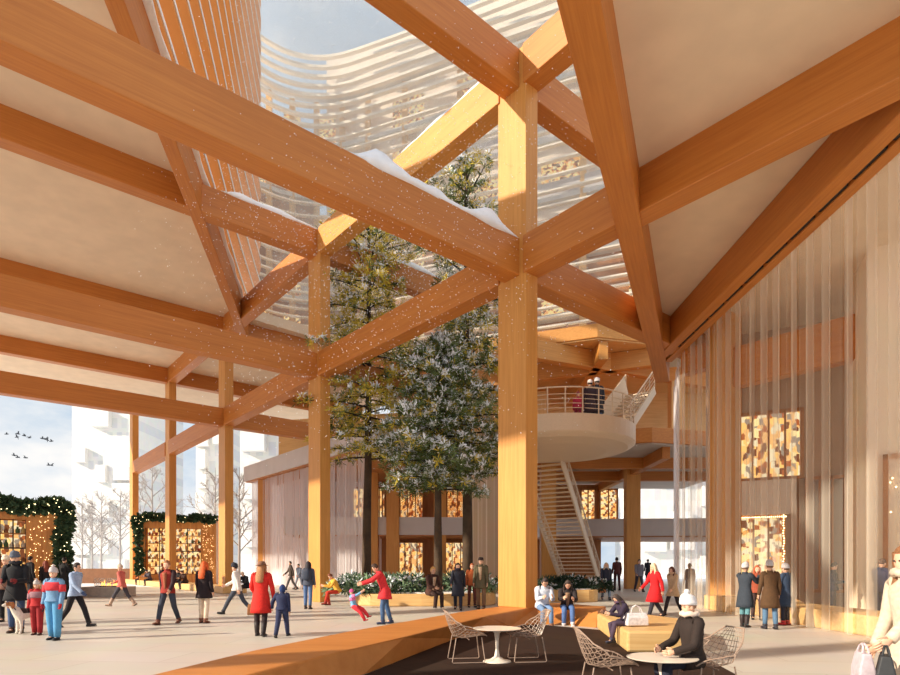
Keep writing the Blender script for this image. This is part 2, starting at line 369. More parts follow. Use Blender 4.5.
# ------------------------------------------------------------------ pines
NEED1 = plain((76, 92, 38), .8, .35, 6, 'pine_needles'); NEED2 = plain((206, 186, 66), .8, .3, 6, 'sunlit_needles'); NEED3 = plain((110, 130, 82), .8, .3, 6, 'blue_green_needles')  # the yellow copy carries sunlight in its needle colour
BARK = wood('bark', (54, 40, 30), (92, 72, 52), .9, (1, 1, 1)); BARKD = plain((44, 36, 30), .9, .3, 12, 'dark_branches')
def tuft(b, c, r, out, rnd, mi, k=12, w=.065):
    o = V(out)
    for _ in range(k):
        d = V((rnd.gauss(0, 1), rnd.gauss(0, 1), rnd.gauss(0, .8))).normalized()+o*.8
        d.normalize(); L = r*rnd.uniform(.6, 1.25)
        s = d.cross(V((rnd.gauss(0, 1), rnd.gauss(0, 1), rnd.gauss(0, 1)))).normalized()*(r*w*rnd.uniform(.8, 1.7))
        p = V(c)+d*.05
        b.add([p-s*.5, p+s*.5, p+d*L*.6+s, p+d*L, p+d*L*.6-s], [(0, 1, 2, 3, 4)], mi)
def pine(x, y, H, z0, rmax, seed, label, cats=(.55, .2, .25), snow=.26, n=95, tr=.24, lean=0, low=1.0, top=.34):
    rnd = random.Random(seed)
    t = thing('pine_tree', label, 'tree', (x, y, .45))
    pts = [(lean*sin(z/H*2)*.3, .1*sin(z*1.3), z) for z in [H*i/12 for i in range(13)]]
    MB().tube(pts, [tr*(1-.85*i/12)+.02 for i in range(13)], 10).build('trunk', BARK, t, smooth=True)
    br = MB(); fo = MB(); sn = MB()
    for i in range(n):
        u = (i+rnd.random())/n; z = z0+(H*.97-z0)*u
        R = rmax*(top+(1.12-top)*(1-u)**.7)*min(1, (1-u)*9+.1)*rnd.uniform(.45, 1.08)*(.75+.25*min(1, u*6)*low)
        a = i*2.39996+rnd.uniform(-.4, .4); d = V((cos(a), sin(a), 0))
        base = V((lean*sin(z/H*2)*.3, .1*sin(z*1.3), z)); droop = -.16*R if u < .75 else .15*R
        P = [base+d*(R*s)+V((0, 0, droop*s*s*1.2+.12*R*s)) for s in (0, .35, .7, 1)]
        br.tube(P, [.05, .035, .022, .008], 5)
        m = max(6, int(R*8.5))
        for j in range(m):
            s = .22+.8*(j+rnd.random())/m
            p = base+d*(R*s)+V((0, 0, droop*s*s*1.2+.12*R*s)); side = V((-d.y, d.x, 0))*rnd.uniform(-1, 1)*(.42*R*(1.05-s)+.18)
            c = p+side+V((0, 0, rnd.uniform(-.14, .16))); q = rnd.random()
            lightside = d.x*SUN.x+d.y*SUN.y
            mi = 0 if q < cats[0] else (1 if q < cats[0]+cats[1] else 2)
            tuft(fo, c, .27, d*.7+V((0, 0, .15)), rnd, mi, 15, .05)
            if rnd.random() < snow:
                tuft(sn, c+V((0, 0, .10)), .20, d*.3+V((0, 0, .2)), rnd, 0, 12, .11)
                if rnd.random() < .3: sn.ball(c+V((0, 0, .09)), (rnd.uniform(.07, .16), rnd.uniform(.07, .16), rnd.uniform(.04, .08)), 7, 5)
    br.build('branches', BARKD, t)
    tag(fo.build('needle_foliage', [NEED1, NEED2, NEED3], t), kind='stuff')
    tag(sn.build('snow_cover', SNOW, t), kind='stuff')
pine(fx(366, 29), 29, 18.6, 6.4, 3.2, 3, 'pine tree with thin yellow-green needles, nearest the second column', (.15, .65, .2), .18, 96, .22, .5, top=.72)
pine(fx(438, 25.2), 25.2, 11.2, 4.4, 2.7, 5, 'dense dark pine tree heavily dusted with snow, lowest of the three', (.6, .12, .28), .40, 112, .18)
pine(fx(468, 27.6), 27.6, 20.6, 5.4, 3.3, 9, 'tallest pine tree, its snowy top showing beside the middle column', (.4, .3, .3), .30, 98, .24, -.3, top=.5)
SHR = [plain((120, 146, 112), .8, .3, 5, 'shrub_leaf'), plain((48, 70, 52), .8, .3, 5, 'shrub_leaf_dark')]
def shrub(px, Y, r, seed, label, z=.5, dark=False, snow=.26):
    rnd = random.Random(seed); t = thing('snowy_shrub', label, 'shrub', (fx(px, Y), Y, z), group='shrubs in the planters')
    st = MB(); fo = MB(); sn = MB()
    for k in range(9):
        a = rnd.uniform(0, 2*pi); st.tube([(0, 0, 0), (cos(a)*r*.4, sin(a)*r*.4, r*.35), (cos(a)*r*.8, sin(a)*r*.8, r*.6)], [.02, .014, .005], 4)
    for k in range(85):
        a = rnd.uniform(0, 2*pi); q = sqrt(rnd.random()); z_ = r*.75*sqrt(max(0, 1-q*q))*rnd.uniform(.3, 1)
        c = V((cos(a)*q*r*1.2, sin(a)*q*r*.8, z_)); tuft(fo, c, .3, c*.5, rnd, 1 if dark or rnd.random() < .35 else 0, 13, .08)
        if rnd.random() < snow: tuft(sn, c+V((0, 0, .1)), .22, (0, 0, .4), rnd, 0, 9, .13)
    st.build('stems', BARKD, t); tag(fo.build('leaves', SHR, t), kind='stuff'); tag(sn.build('snow_cover', SNOW, t), kind='stuff')
SH = [(352, 25.6), (374, 25.2), (398, 25.4), (412, 26.6), (384, 27.2), (452, 26.4), (486, 26.0)]
SL = ['snowy shrub at the left end of the round planter', 'snowy shrub in front of the left pine trunk', 'snowy shrub behind the bending woman in red', 'snowy shrub between the left and middle pine trunks', 'snowy shrub deep in the round planter behind the left pine trunk', 'snowy shrub behind the woman in the long black coat', 'snowy shrub behind the man in the olive coat']
for k, ((px, Y), lb) in enumerate(zip(SH, SL)): shrub(px, Y, .95, 40+k, lb)
shrub(556, 28.2, .7, 61, 'dark shrub left in the planter below the open stair', .55, True, .1)
shrub(578, 28.2, .7, 62, 'dark shrub in the middle of the planter below the open stair', .55, True, .1)
shrub(598, 28.6, .5, 63, 'small dark shrub at the right end of the planter below the stair', .55, True, .1)
# ------------------------------------------------------------------ snow lying on beams
def snow_on(p, q, zt, w, hmin, hmax, seed, label):
    rnd = random.Random(seed); p, q = V(p), V(q); d = (q-p); L = d.length; d.normalize(); n = V((-d.y, d.x)); N = max(10, int(L/.25)); rs = []
    ph = [rnd.uniform(0, 6) for _ in range(4)]
    for i in range(N+1):
        u = i/N; c = p+d*(L*u); h = hmin+(hmax-hmin)*(.5+.28*sin(u*L*1.3+ph[0])+.22*sin(u*L*3.4+ph[1])+rnd.uniform(-.08, .08)); h *= min(1, 6*u+.05, 6*(1-u)+.05)
        ww = w*(1+.12*sin(u*L*2.1+ph[2]))
        rs.append([V((c.x+n.x*ww*s, c.y+n.y*ww*s, zt+h*zz)) for s, zz in ((-.5, -.12), (-.52, .35), (-.34, .85), (0, 1), (.34, .85), (.52, .35), (.5, -.12))])
    tag(MB().rings(rs).build('snow', SNOW, smooth=True), label, 'snow', kind='stuff')
snow_on(gp(0)-D1*6.0, gp(0)-D1*.3, ZL+DL, BW*1.08, .12, .62, 1, 'snow lying on the big lower beam left of the middle column')
snow_on(gp(1)-D1*4.6, gp(1)-D1*.2, ZU+DU, BW, .15, .38, 2, 'snow lying on the upper beam left of the second column top')
snow_on(gp(1)+D1*.3, gp(1)+D1*7.4, ZU+DU, BW, .15, .38, 3, 'snow lying on the upper beam reaching into the trees')
snow_on(gp(0)+D2*1.2, gp(0)+D2*6.5, ZU+DU, BW, .15, .36, 4, 'snow lying on the sunlit upper beam beyond the column top')
snow_on(gp(2)+D1*1.2, gp(2)+D1*6.4, ZU+DU, BW, .12, .3, 5, 'snow along the far edge of the sky opening')
snow_on((-7.9, 13.5), (-12.6, 36.2), ZU+DU+.23, .5, .12, .32, 6, 'snow lying along the left edge of the sky opening')
# ------------------------------------------------------------------ louvred towers above the roof
def louvre(b, path, z, dep, th, wav=0, ph=0):
    P = path; n = len(P); rs = []
    for i, p in enumerate(P):
        t = (P[min(i+1, n-1)]-P[max(i-1, 0)]).normalized(); nn = V((t.y, -t.x))   # to the right of travel = towards the court
        w = wav*sin(i*.55+ph)
        a = p+nn*w; c = a-nn*dep
        rs.append([V((a.x, a.y, z)), V((a.x, a.y, z+th)), V((c.x, c.y, z+th)), V((c.x, c.y, z))])
    b.rings(rs)
def path2(pts, k): return [V((q.x, q.y)) for q in catmull([V((x, y, 0)) for x, y in pts], k)]
LP = path2([(-8.9, 16.2), (-9.6, 20), (-11.2, 28), (-12.9, 36), (-14.2, 43), (-15.0, 47), (-16.6, 49.6), (-19.5, 51)], 5)
lt = thing('louvred_tower', 'brown louvred tower rising above the left edge of the sky opening', 'building', (-14, 36, ZU+DU+.6)); lt.location = (0, 0, 0)
b = MB(); z = ZU+DU+.7; k = 0
while z < 58:
    louvre(b, LP, z, .80, .16, .0, k*.8); z += 1.9; k += 1
b.build('louvre_blades', SLATL, lt)
b = MB(); z = ZU+DU+.7
while z < 58: louvre(b, [p+V((.03, 0)) for p in LP], z+.16, .14, .16, .0); z += 1.9
b.build('snow_edges', SNOW, lt)
FP = path2([(-19.6, 50.5), (-18.4, 54), (-15.6, 56.6), (-11.5, 57.2), (-6, 55.4), (4, 51.2), (14, 47), (24, 42.6), (36, 37.5)], 6)
ft = thing('louvred_building', 'pale building with curving horizontal louvres seen through the sky opening', 'building', (0, 0, 0))
b = MB(); k = 0; z = 17.6
while z < 51:
    louvre(b, FP, z, .40, .14 if z < 44 else .24, .03, k); z += .80 if z < 30 else (1.25 if z < 44 else .95); k += 1
b.build('louvre_blades', SLAT, ft)
def offset(path, d):
    n = len(path); out = []
    for i, p in enumerate(path):
        t = (path[min(i+1, n-1)]-path[max(i-1, 0)]).normalized(); out.append(p-V((t.y, -t.x))*d)
    return out
BACK = [p for p in offset(FP, 1.5) if p.x > -12.5]
b = MB(); b.rings([[V((p.x, p.y, 17.4)), V((p.x, p.y, 31.5)), V((p.x-.01, p.y+.4, 31.5)), V((p.x-.01, p.y+.4, 17.4))] for p in offset(FP, 1.5)]); b.rings([[V((p.x, p.y, 31.5)), V((p.x, p.y, 42.5)), V((p.x-.01, p.y+.4, 42.5)), V((p.x-.01, p.y+.4, 31.5))] for p in offset(FP, 1.5) if p.x < -12.4]); b.build('lower_rear_wall', WOODD, ft)  # brown tone stands in for shadow between the lower louvres
b = MB(); b.rings([[V((p.x, p.y, 31.5)), V((p.x, p.y, 52.0)), V((p.x-.01, p.y+.4, 52.0)), V((p.x-.01, p.y+.4, 31.5))] for p in BACK])
b.build('rear_wall', plain((246, 230, 212), .8, .04, .7, 'rear_plaster'), ft)  # whitened plaster: hazy glare of the upper storeys painted in
b = MB()
for z in (22.5, 27.5, 32.5, 37.5, 42.5, 47.5): louvre(b, offset(FP, .7), z, .8, .4)
b.build('floor_slabs', WHITE, ft)
b = MB()
for z in (27.9, 32.9, 37.9): louvre(b, offset(FP[14:], .75), z, .08, 1.2)
b.build('parapet', FASCIA, ft)
mid = offset(FP, .95)
for i in range(4, 40, 3):
    p = mid[i]; b = MB(); b.box((p.x, p.y, 32.5), (.5, .5, 29)); b.build('post', WOODW, ft)
gl = offset(FP, 1.46)
for i in range(8, 38, 4):
    for z in (18.2, 23.2, 28.2, 33.2, 38.2, 43.2):
        p, q = gl[i], gl[i+2]; b = MB(); b.seg((p.x, p.y, z+1.6), (q.x, q.y, z+1.6), .12, 3.1); b.build('window', [SHOPB if (i+int(z)) % 3 else GLASS], ft)
# ------------------------------------------------------------------ rear building on two levels
zs2, zs3 = 4.0, 8.75
def slab(poly, z, h, label, mat=FASCIA, soff=WOODD):
    t = thing('gallery_floor', label, 'floor slab', (0, 0, 0)); t['kind'] = 'thing'
    MB().prism(poly, z, z+h).build('fascia', mat, t, bevel=.03)
    c = sum((V(p) for p in poly), V((0, 0)))/len(poly)
    MB().prism([tuple(c+(V(p)-c)*.985) for p in poly], z-.08, z).build('soffit', soff, t)
K0 = V((-17.4, 50.0))
slab([tuple(K0), tuple(K0-D2*19.0), tuple(K0-D2*19.0+D1*4), (3, 46), (3, 56), tuple(K0+D1*14)], zs3, 1.25, 'upper gallery floor with a pale fascia and timber soffit, corner left of the second column')
slab([(-12.5, 44.6), (3.2, 45), (3.2, 52), (-12.5, 52)], zs2, 1.35, 'lower gallery floor with a sunlit pale fascia behind the pine trunks')
slab([(7.2, 47), (24, 45.4), (24, 56), (7.2, 56)], zs2, 1.35, 'lower gallery floor with a grey fascia behind the open stair')
slab([(5.6, 37.5), (12, 35.2), (22, 38), (22, 56), (5.6, 56)], zs3+.25, .9, 'upper gallery floor behind the round stair landing', WOOD, SOFFIT)
for k, (x, y) in enumerate([(6.6, 40.0), (13.2, 43), (20, 44)]):
    column((x, y), 0, zs3+.2, ['timber column behind the open stair under the upper gallery', 'wide timber column right of the open stair', 'timber column far right behind the curtain under the upper gallery'][k], 1.0, .8, 0)
for k, (a_, b_) in enumerate([((5.8, 40), (21.5, 40)), ((5.8, 45.8), (21.5, 45.8)), ((13.2, 36.2), (13.2, 53))]):
    bar('timber_beam', a_, b_, zs3-.55, .78, .5, ['timber beam under the upper gallery just behind the landing', 'timber beam under the upper gallery at the grey fascia', 'timber beam under the upper gallery running back from the wide column'][k])
for k, (px, Y, h) in enumerate([(265, 48.5, zs3), (393, 44.9, zs3), (372, 44.9, zs3), (440, 45.3, zs3)]):
    column((fx(px, Y), Y), 0, h, ['timber column under the pale fascia corner, left of the second column', 'timber column between the lit shop windows behind the pines', 'timber column behind the left pine trunk at the rear shops', 'timber column behind the middle pine trunk at the rear shops'][k], .95, .7, 0)
def wallbox(name, p, q, z0, z1, mat, th=.3):
    p, q = V(p), V(q); d = q-p
    o = MB().box((d.length/2, 0, (z1-z0)/2), (d.length, th, z1-z0)).build(name, mat); o.location = (p.x, p.y, z0); o.rotation_euler = (0, 0, atan2(d.y, d.x)); return struct(o)
LAV = plain((228, 216, 218), .8, .04, .8, 'lavender_plaster')
wallbox('wall_rear_middle', (-12.5, 49.5), (-5.7, 49.5), 0, zs3, LAV)
wallbox('wall_rear_center', (-5.7, 49.5), (3.2, 49.5), 0, zs3, WOODD)
wallbox('wall_rear_left', tuple(K0+V((1.0, 3.6))), (-11.5, 47.3), 0, zs3, LAV)

wallbox('wall_rear_right', (7, 52), (13.2, 52), 0, zs3, WOODD)
wallbox('wall_upper_rear', (2, 50.5), (24, 50.5), zs3+1, 17, WOODW)
wallbox('wall_upper_rear_left', (-16.4, 57), (2, 52.5), zs3+1, 15.6, WOODW)
slab([(1.8, 41.2), (9.5, 38.2), (24, 42), (24, 54), (1.8, 54)], 16.4, .9, 'roof terrace slab behind the middle column, with snow on it', COLW, WOODW)  # pale soffit timber imitates light on the shaded underside
MB_ = MB().prism([(2.4, 44), (9.5, 41.4), (20, 44), (20, 52), (2.4, 52)], 17.3, 17.5).build('snow', SNOW); tag(MB_, 'snow on the roof terrace behind the middle column', 'snow', kind='stuff')
for k, (a_, b_) in enumerate([((5.5, 38.6), (23, 46.5)), ((3, 44.5), (17, 38.6)), ((10, 38.6), (10, 50))]):
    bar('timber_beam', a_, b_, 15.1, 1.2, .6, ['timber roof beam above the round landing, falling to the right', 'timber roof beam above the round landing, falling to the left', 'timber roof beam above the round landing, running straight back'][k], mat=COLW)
column((16.6, 43.5), zs3+1.1, 15.1, 'timber post on the upper gallery beside the second stair flight', 1.0, .8, 0, WOODW)
column((7.0, 46), zs3+1.1, 15.1, 'timber post on the upper gallery behind the people on the landing', .8, .8, 0, WOODW)
# curved brick stair core
b = MB(); cx, cy = fx(497, 37.5), 38.5; rs = []
pts = [(cx-1.75+.0*k, 0) for k in range(1)]
b.rings([[V((cx+2.1*cos(2*pi*j/28), cy+1.6*sin(2*pi*j/28), z)) for j in range(28)] for z in (0, 9.8)])
o = b.build('wall_stair_core', BRICKW, smooth=False); struct(o)
# lit shop windows of the rear building
def window(p, q, z0, z1, label, mat=SHOP, mull=2, frame=WOODD):
    p, q = V(p), V(q); d = q-p; L = d.length
    t = thing('shop_window', label, 'shop window', (p.x, p.y, z0), atan2(d.y, d.x)); H = z1-z0
    MB().box((L/2, .12, H/2), (L-.1, .04, H-.1)).build('lit_display', mat, t)
    b = MB(); w = .13
    for z in (w/2, H-w/2): b.box((L/2, 0, z), (L, .2, w))
    for k in range(mull+2):
        x = w/2+(L-w)*k/(mull+1); b.box((x, 0, H/2), (w if k in (0, mull+1) else .07, .2, H))
    b.build('window_frame', frame, t)
    return t
Yw = 49.25
window((fx(352, Yw), Yw), (fx(371, Yw), Yw), 5.5, 8.2, 'lit upper shop window left of the left pine trunk')
window((fx(376, Yw), Yw), (fx(386, Yw), Yw), 5.5, 8.2, 'narrow lit upper shop window right of the left pine trunk')
window((fx(399, Yw), Yw), (fx(424, Yw), Yw), 5.5, 8.2, 'lit upper shop window between the left and middle pine trunks')
window((fx(446, Yw), Yw), (fx(480, Yw), Yw), 5.5, 8.2, 'lit upper shop window right of the middle pine trunk')
window((fx(398, Yw), Yw), (fx(424, Yw), Yw), .3, 3.7, 'lit ground floor shop window between the left and middle pine trunks', SHOP, 3)
window((fx(443, Yw), Yw), (fx(478, Yw), Yw), .3, 3.7, 'lit ground floor shop window right of the middle pine trunk', SHOP, 3)
window((fx(580, 51.7), 51.7), (fx(596, 51.7), 51.7), 5.4, 8.4, 'golden lit upper window seen past the stair rail', SHOPB, 1)
window((fx(599, 51.7), 51.7), (fx(618, 51.7), 51.7), 5.4, 8.4, 'golden lit upper window left of the wide timber column', SHOPB, 1)
window((fx(298, 47.0), 47.9), (fx(308, 47.0), 47.7), .2, 4.2, 'tall lit window beside the second column, behind the backpacker', SHOPB, 0)
# sheer curtains
def curtain(p, q, z0, z1, n, label, mats=(CURT1, CURT2), amp=.06, every=2, seed=1):
    rnd = random.Random(seed)
    p, q = V(p), V(q); d = q-p; L = d.length; t = d/L; nn = V((-t.y, t.x))
    th_ = thing('sheer_curtain', label, 'curtain', (p.x, p.y, z0)); P0 = V((p.x, p.y, z0))
    for k in range(n):
        a = k*L/n; fold = k % every == 0; ww = (L/n)*(.8 if fold else 1.2); K = 7
        pl = [p+t*(a+ww*i/(K-1))+nn*(amp*sin(i*1.05+k)+(.05 if fold else -.03)) for i in range(K)]
        b = MB(); b.rings([[V((c.x, c.y, z))-P0 for c in pl] for z in (z0, (z0+z1)/2, z1)], 0, False, False)
        b.build('curtain_panel', mats[1] if fold else mats[0], th_, smooth=True)
curtain((9.45, 11.6), (9.45, 24.4), .04, ZL+.2, 34, 'tall sheer curtain hanging from the slot under the right canopy beam')
curtain((9.6, 24.8), (11.2, 29.5), .04, ZL, 8, 'grey sheer curtain just left of the wide column behind the canopy corner', (CURT1, CURT3), seed=3)
KF = K0-D2*.4+D1*.5
curtain(tuple(KF), tuple(KF-D2*18), .05, zs3-.1, 40, 'cool sheer curtain hanging below the pale fascia behind the second column', (CURT3, CURT3), seed=4)
curtain((-9.3, 45.2), (-5.4, 45.2), .05, zs2, 10, 'cool sheer curtain below the lower gallery left of the pine trunks', (CURT3, CURT3), seed=5)
# ------------------------------------------------------------------ right-hand building behind the curtain
CW = V((10.75, 23.2))
column(tuple(CW), 0, ZL+DL, 'wide timber column behind the sheer curtain, right of the women in red and beige', .9, .9, atan2(D2.y, D2.x))
bar('timber_beam', tuple(CW-D2*.3), tuple(CW-D2*6.4), ZL-1.75, 1.5, .5, 'timber beam behind the curtain from the wide column to the pale wall')
bar('timber_beam', tuple(CW+D2*.3), tuple(CW+D2*1.7), ZL-.75, 1.0, .5, 'short timber beam behind the curtain left of the wide column')
wx = fx(868, 18.2)
b = MB().prism([(wx, 18.2), (wx+8, 11.0), (wx+8, 17), (wx+.9, 20.4)], 0, ZL+DL); struct(b.build('wall_right', tile_floor('panel_wall', (252, 232, 204), (250, 228, 198), (216, 190, 160), 30, 3.2, .8)))
# recessed shop front between column and pale wall
A0, A1 = V((11.4, 25.4)), V((17.2, 22.6))
dA = (A1-A0).normalized()
o = wallbox('wall_shop', tuple(A0-dA*.4), tuple(A1+dA*3), 0, ZL+DL, plain((186, 152, 124), .8, .05, 1, 'brown_panel'))
wallbox('wall_shop_fascia', tuple(A0+V((-.15, -.35))), tuple(A0+dA*2.9+V((-.15, -.35))), 3.75, 5.15, PALE, .25)
def on(px):  # distance along A0-A1 seen at image column px
    u = (px-HX)/F; return (u*A0.y-A0.x)/(dA.x-u*dA.y)
nA = V((dA.y, -dA.x))*.30
def pa(px): p = A0+dA*on(px)+nA; return (p.x, p.y)
window(pa(735), pa(803), 5.15, 8.0, 'large golden upper shop window behind the curtain', SHOP, 3)
window(pa(737), pa(785), .5, 3.75, 'bright white-gold shop window behind the group of four', SHOPB, 2)
window(pa(804), pa(846), .6, 5.2, 'tall grey glazed door behind the curtain, left of the pale wall', GLASS, 2)
q0 = V((wx+.25, 18.2-.30)); q1 = q0+V((8, -7.2)).normalized()*2.2
window(tuple(q0), tuple(q1), .6, 5.0, 'golden shop window full of fairy lights in the pale wall at the right edge', SHOPB, 1)
def lights_on(parent, pts, r=.03):
    m0 = None
    b = MB()
    for p in pts: b.ball(p, r, 5, 4)
    return b.build('fairy_lights', LAMPM, parent)
wl = [o for o in COL.objects if o.get('label', '').startswith('golden shop window full')][0]; rr = random.Random(3)
lights_on(wl, [(rr.uniform(.15, 2.0), -.06, rr.uniform(.2, 4.2)) for _ in range(60)], .028)
wl = [o for o in COL.objects if o.get('label', '').startswith('bright white-gold')][0]; LW = (V(pa(785))-V(pa(737))).length
lights_on(wl, [(.05+.06*rr.random(), -.12, .1+3.1*k/30) for k in range(31)]+[(LW-.1+.05*rr.random(), -.12, .1+3.1*k/30) for k in range(31)]+[(LW*k/24, -.12, 3.15) for k in range(25)], .03)
# ------------------------------------------------------------------ round landing and open stair
ST = STEEL
Y0 = 29.2; lx, lz = fx(556, Y0), 8.25; R = 3.75
t = thing('spiral_landing', 'round pale stair landing with a railing, behind the middle column', 'stair landing', (lx, Y0, 0))
prof = [(.3, lz-1.08), (2.4, lz-1.05), (R-.35, lz-.95), (R-.08, lz-.82), (R, lz-.75), (R, lz-.02), (R-.05, lz), (.02, lz)]
MB().lathe(prof, n=56).build('landing_slab', ST, t, smooth=False)
b = MB(); rs = []
for k in range(17):
    a = radians(128+110*k/16); e_ = sin(pi*k/16)
    rs.append([V((cos(a)*r, sin(a)*r, z_)) for r, z_ in ((R-.06, lz-.7), (R-.1, lz-1.0), (R-.55, lz-1.2-.6*e_), (R-1.5, lz-1.2-1.5*e_), (R-1.65, lz-1.2-1.45*e_), (R-.7, lz-1.2-.5*e_))])
b.rings(rs); b.build('spiral_shell', ST, t, smooth=True)
a0, a1 = radians(12), radians(-200)
N = 19
for k in range(N):
    a = a0+(a1-a0)*k/(N-1); c, s = cos(a)*(R-.07), sin(a)*(R-.07)
    MB().tube([(c, s, lz), (c, s, lz+1.12)], .03, 6).build('rail_post', ST, t)
for h in (.22, .42, .62, .82, 1.12):
    MB().tube([(cos(a0+(a1-a0)*k/60)*(R-.07), sin(a0+(a1-a0)*k/60)*(R-.07), lz+h) for k in range(61)], .032 if h > 1 else .015, 6).build('handrail' if h > 1 else 'rail_wire', ST, t)
def flight(name, label, pb, pt, w, nst, cat='stair', tread=True, shell=0):
    """straight open flight from pb (bottom) to pt (top); pb, pt are on its right edge seen from the camera"""
    pb, pt = V(pb), V(pt); t = thing(name, label, cat, tuple(pb)); d = pt-pb; h = V((d.x, d.y, 0)); hn = h.normalized(); n = V((-hn.y, hn.x, 0))
    if n.x > 0: n = -n
    for s in (0, 1):
        o_ = n*(w*s); b = MB(); b.seg(o_, d+o_, .09, .42); b.build('stringer', ST, t)
        b = MB(); b.seg(o_+V((0, 0, 1.15)), d+o_+V((0, 0, 1.15)), .05, .06); b.build('handrail', ST, t)
        if shell and s == 1: b = MB(); b.seg(o_+V((0, 0, .55)), d+o_+V((0, 0, .55)), .06, 1.0); b.build('side_panel', ST, t)
        if not shell or s == 0:
            for q in (.3, .52, .74, .95):
                b = MB(); b.seg(o_+V((0, 0, q)), d+o_+V((0, 0, q)), .015, .02); b.build('rail_wire', ST, t)
        m = int(d.length/.9)
        for k in range(m+1):
            c = d*(k/m)+o_; b = MB(); b.tube([c, c+V((0, 0, 1.15))], .022, 5); b.build('rail_post', ST, t)
    for k in range(nst):
        c = d*((k+.5)/nst)+n*(w/2); b = MB(); ang = atan2(hn.y, hn.x)
        b.box(c, (.30, w-.04, .06), ang); b.build('tread', ST, t)
    return t
flight('open_stair', 'straight open-tread stair coming down from the round landing behind the middle column', (9.6, 37.3, .02), (5.75, 31.2, lz-.6), 2.5, 34)
flight('upper_stair', 'upper stair flight rising from the right of the round landing', (lx+R-.25, Y0-.1, lz), (fx(661, 31.5)-.1, 32.2, fz(378, 32)-.6), 1.6, 12, shell=1)
# ------------------------------------------------------------------ outside: towers and trees with haze put into their pale colours, kiosks
TOWERM = tile_floor('tower_windows', (208, 208, 210), (216, 216, 217), (226, 224, 220), 2.4, 3.6, .6, ms=.55); TOWERM.node_tree.nodes['Mapping'].inputs['Rotation'].default_value = (pi/2, 0, 0)
def tower(px0, px1, Y, z1, seed, label, d=18):
    rnd = random.Random(seed); x0, x1 = fx(px0, Y), fx(px1, Y)
    t = thing('white_tower', label, 'building', (x0, Y, 0))
    MB().box(((x1-x0)/2, d/2, z1/2), (x1-x0, d, z1)).build('block', TOWERM, t)
    fl = 4.6; nb = max(2, int((x1-x0)/4.2)); w = (x1-x0)/nb
    for i in range(int(z1/fl)):
        for k in range(nb):
            if rnd.random() < .5:
                b = MB(); b.box((w*(k+.5), -.5, i*fl+1.9), (w*rnd.uniform(.4, .95), rnd.uniform(1.3, 2.4), fl*rnd.uniform(.5, .95))); b.build('balcony_bay', WHITE, t)
tower(72, 134, 150, 92, 3, 'white tower at the left edge of the outdoor view, behind the bare trees')
tower(140, 158, 190, 80, 4, 'white tower seen between the slim column and the farthest column')
tower(196, 226, 130, 60, 5, 'white building with boxy bays left of the third column')
tower(240, 330, 110, 46, 8, 'pale building behind the sheer curtain left of the second column')
tower(640, 720, 120, 40, 6, 'white building seen through the rear gallery on the right')
TW = plain((176, 168, 164), .9, .15, 8, 'bare_twig')
def bare_tree(px, Y, H, seed, label):
    rnd = random.Random(seed); t = thing('bare_tree', label, 'tree', (fx(px, Y), Y, 0)); tr = MB(); br = MB()
    tr.tube([(0, 0, 0), (.05, 0, H*.35), (0, .05, H*.7), (.05, 0, H*.97)], [H*.013, H*.010, H*.006, .02], 7)
    def grow(p, d, L, r, lev):
        q = p+d*L; m = p+d*L*.5+V((rnd.uniform(-1, 1), rnd.uniform(-1, 1), .4))*L*.05
        br.tube([p, m, q], [r, r*.8, r*.55], 4, cap=False)
        if lev < 4:
            for _ in range(3 if lev < 3 else 2):
                v = (d+V((rnd.gauss(0, .5), rnd.gauss(0, .5), rnd.gauss(.12, .35)))).normalized(); grow(p+d*L*rnd.uniform(.45, 1), v, L*rnd.uniform(.55, .72), r*.6, lev+1)
    for k in range(13):
        z = H*(.25+.68*k/13); a = k*2.4+rnd.random(); grow(V((0, 0, z)), V((cos(a)*.8, sin(a)*.8, .75)).normalized(), H*.24*(1.15-z/H), H*.006, 0)
    tr.build('trunk', TW, t); br.build('branches', TW, t)
for k, (px, Y, H, lb) in enumerate([(82, 78, 11, 'bare tree at the left of the outdoor row, beside the near kiosk'), (92, 84, 12, 'thin bare tree second from the near kiosk'), (101, 76, 11.5, 'bare tree in the middle of the row above the brown wall'), (120, 80, 12.5, 'tall bare tree just left of the farthest column'),
        (152, 72, 15, 'large dark bare tree between the farthest column and the slim column'), (215, 66, 13, 'bare tree left of the third column, above the far kiosk'), (239, 60, 12, 'bare tree right of the third column behind the sheer curtain')]):
    bare_tree(px, Y, H, 20+k, lb)
LEAFM = plain((62, 86, 58), .8, .4, 5, 'garland_leaf')
def garland(label, pts, r, seed, n):
    rnd = random.Random(seed); P = catmull(pts, 8); t = thing('garland', label, 'garland', tuple(P[0])); P0 = P[0]
    fo = MB(); li = MB(); N = len(P)
    MB().tube([p-P0 for p in P], r*.35, 6).build('stem', BARKD, t)
    for k in range(n):
        u = rnd.random()*(N-1); i = min(int(u), N-2); c = P[i].lerp(P[i+1], u-i)-P0
        o_ = V((rnd.gauss(0, 1), rnd.gauss(0, 1), rnd.gauss(0, 1))).normalized(); tuft(fo, c+o_*r*.35, r*.85, o_, rnd, 0, 7, .3)
        if k % 3 == 0: li.ball(c+o_*r*.95, r*.07, 5, 4)
    tag(fo.build('leaves', LEAFM, t), kind='stuff'); li.build('fairy_lights', LAMPM, t)
KWOOD = wood('kiosk_timber', (196, 120, 52), (232, 164, 84), .5, (3, 3, .5))
GOODS = [plain(c, .6, .2, 9, 'goods') for c in ((196, 60, 44), (232, 196, 120), (80, 110, 70), (240, 226, 200), (150, 96, 60))]
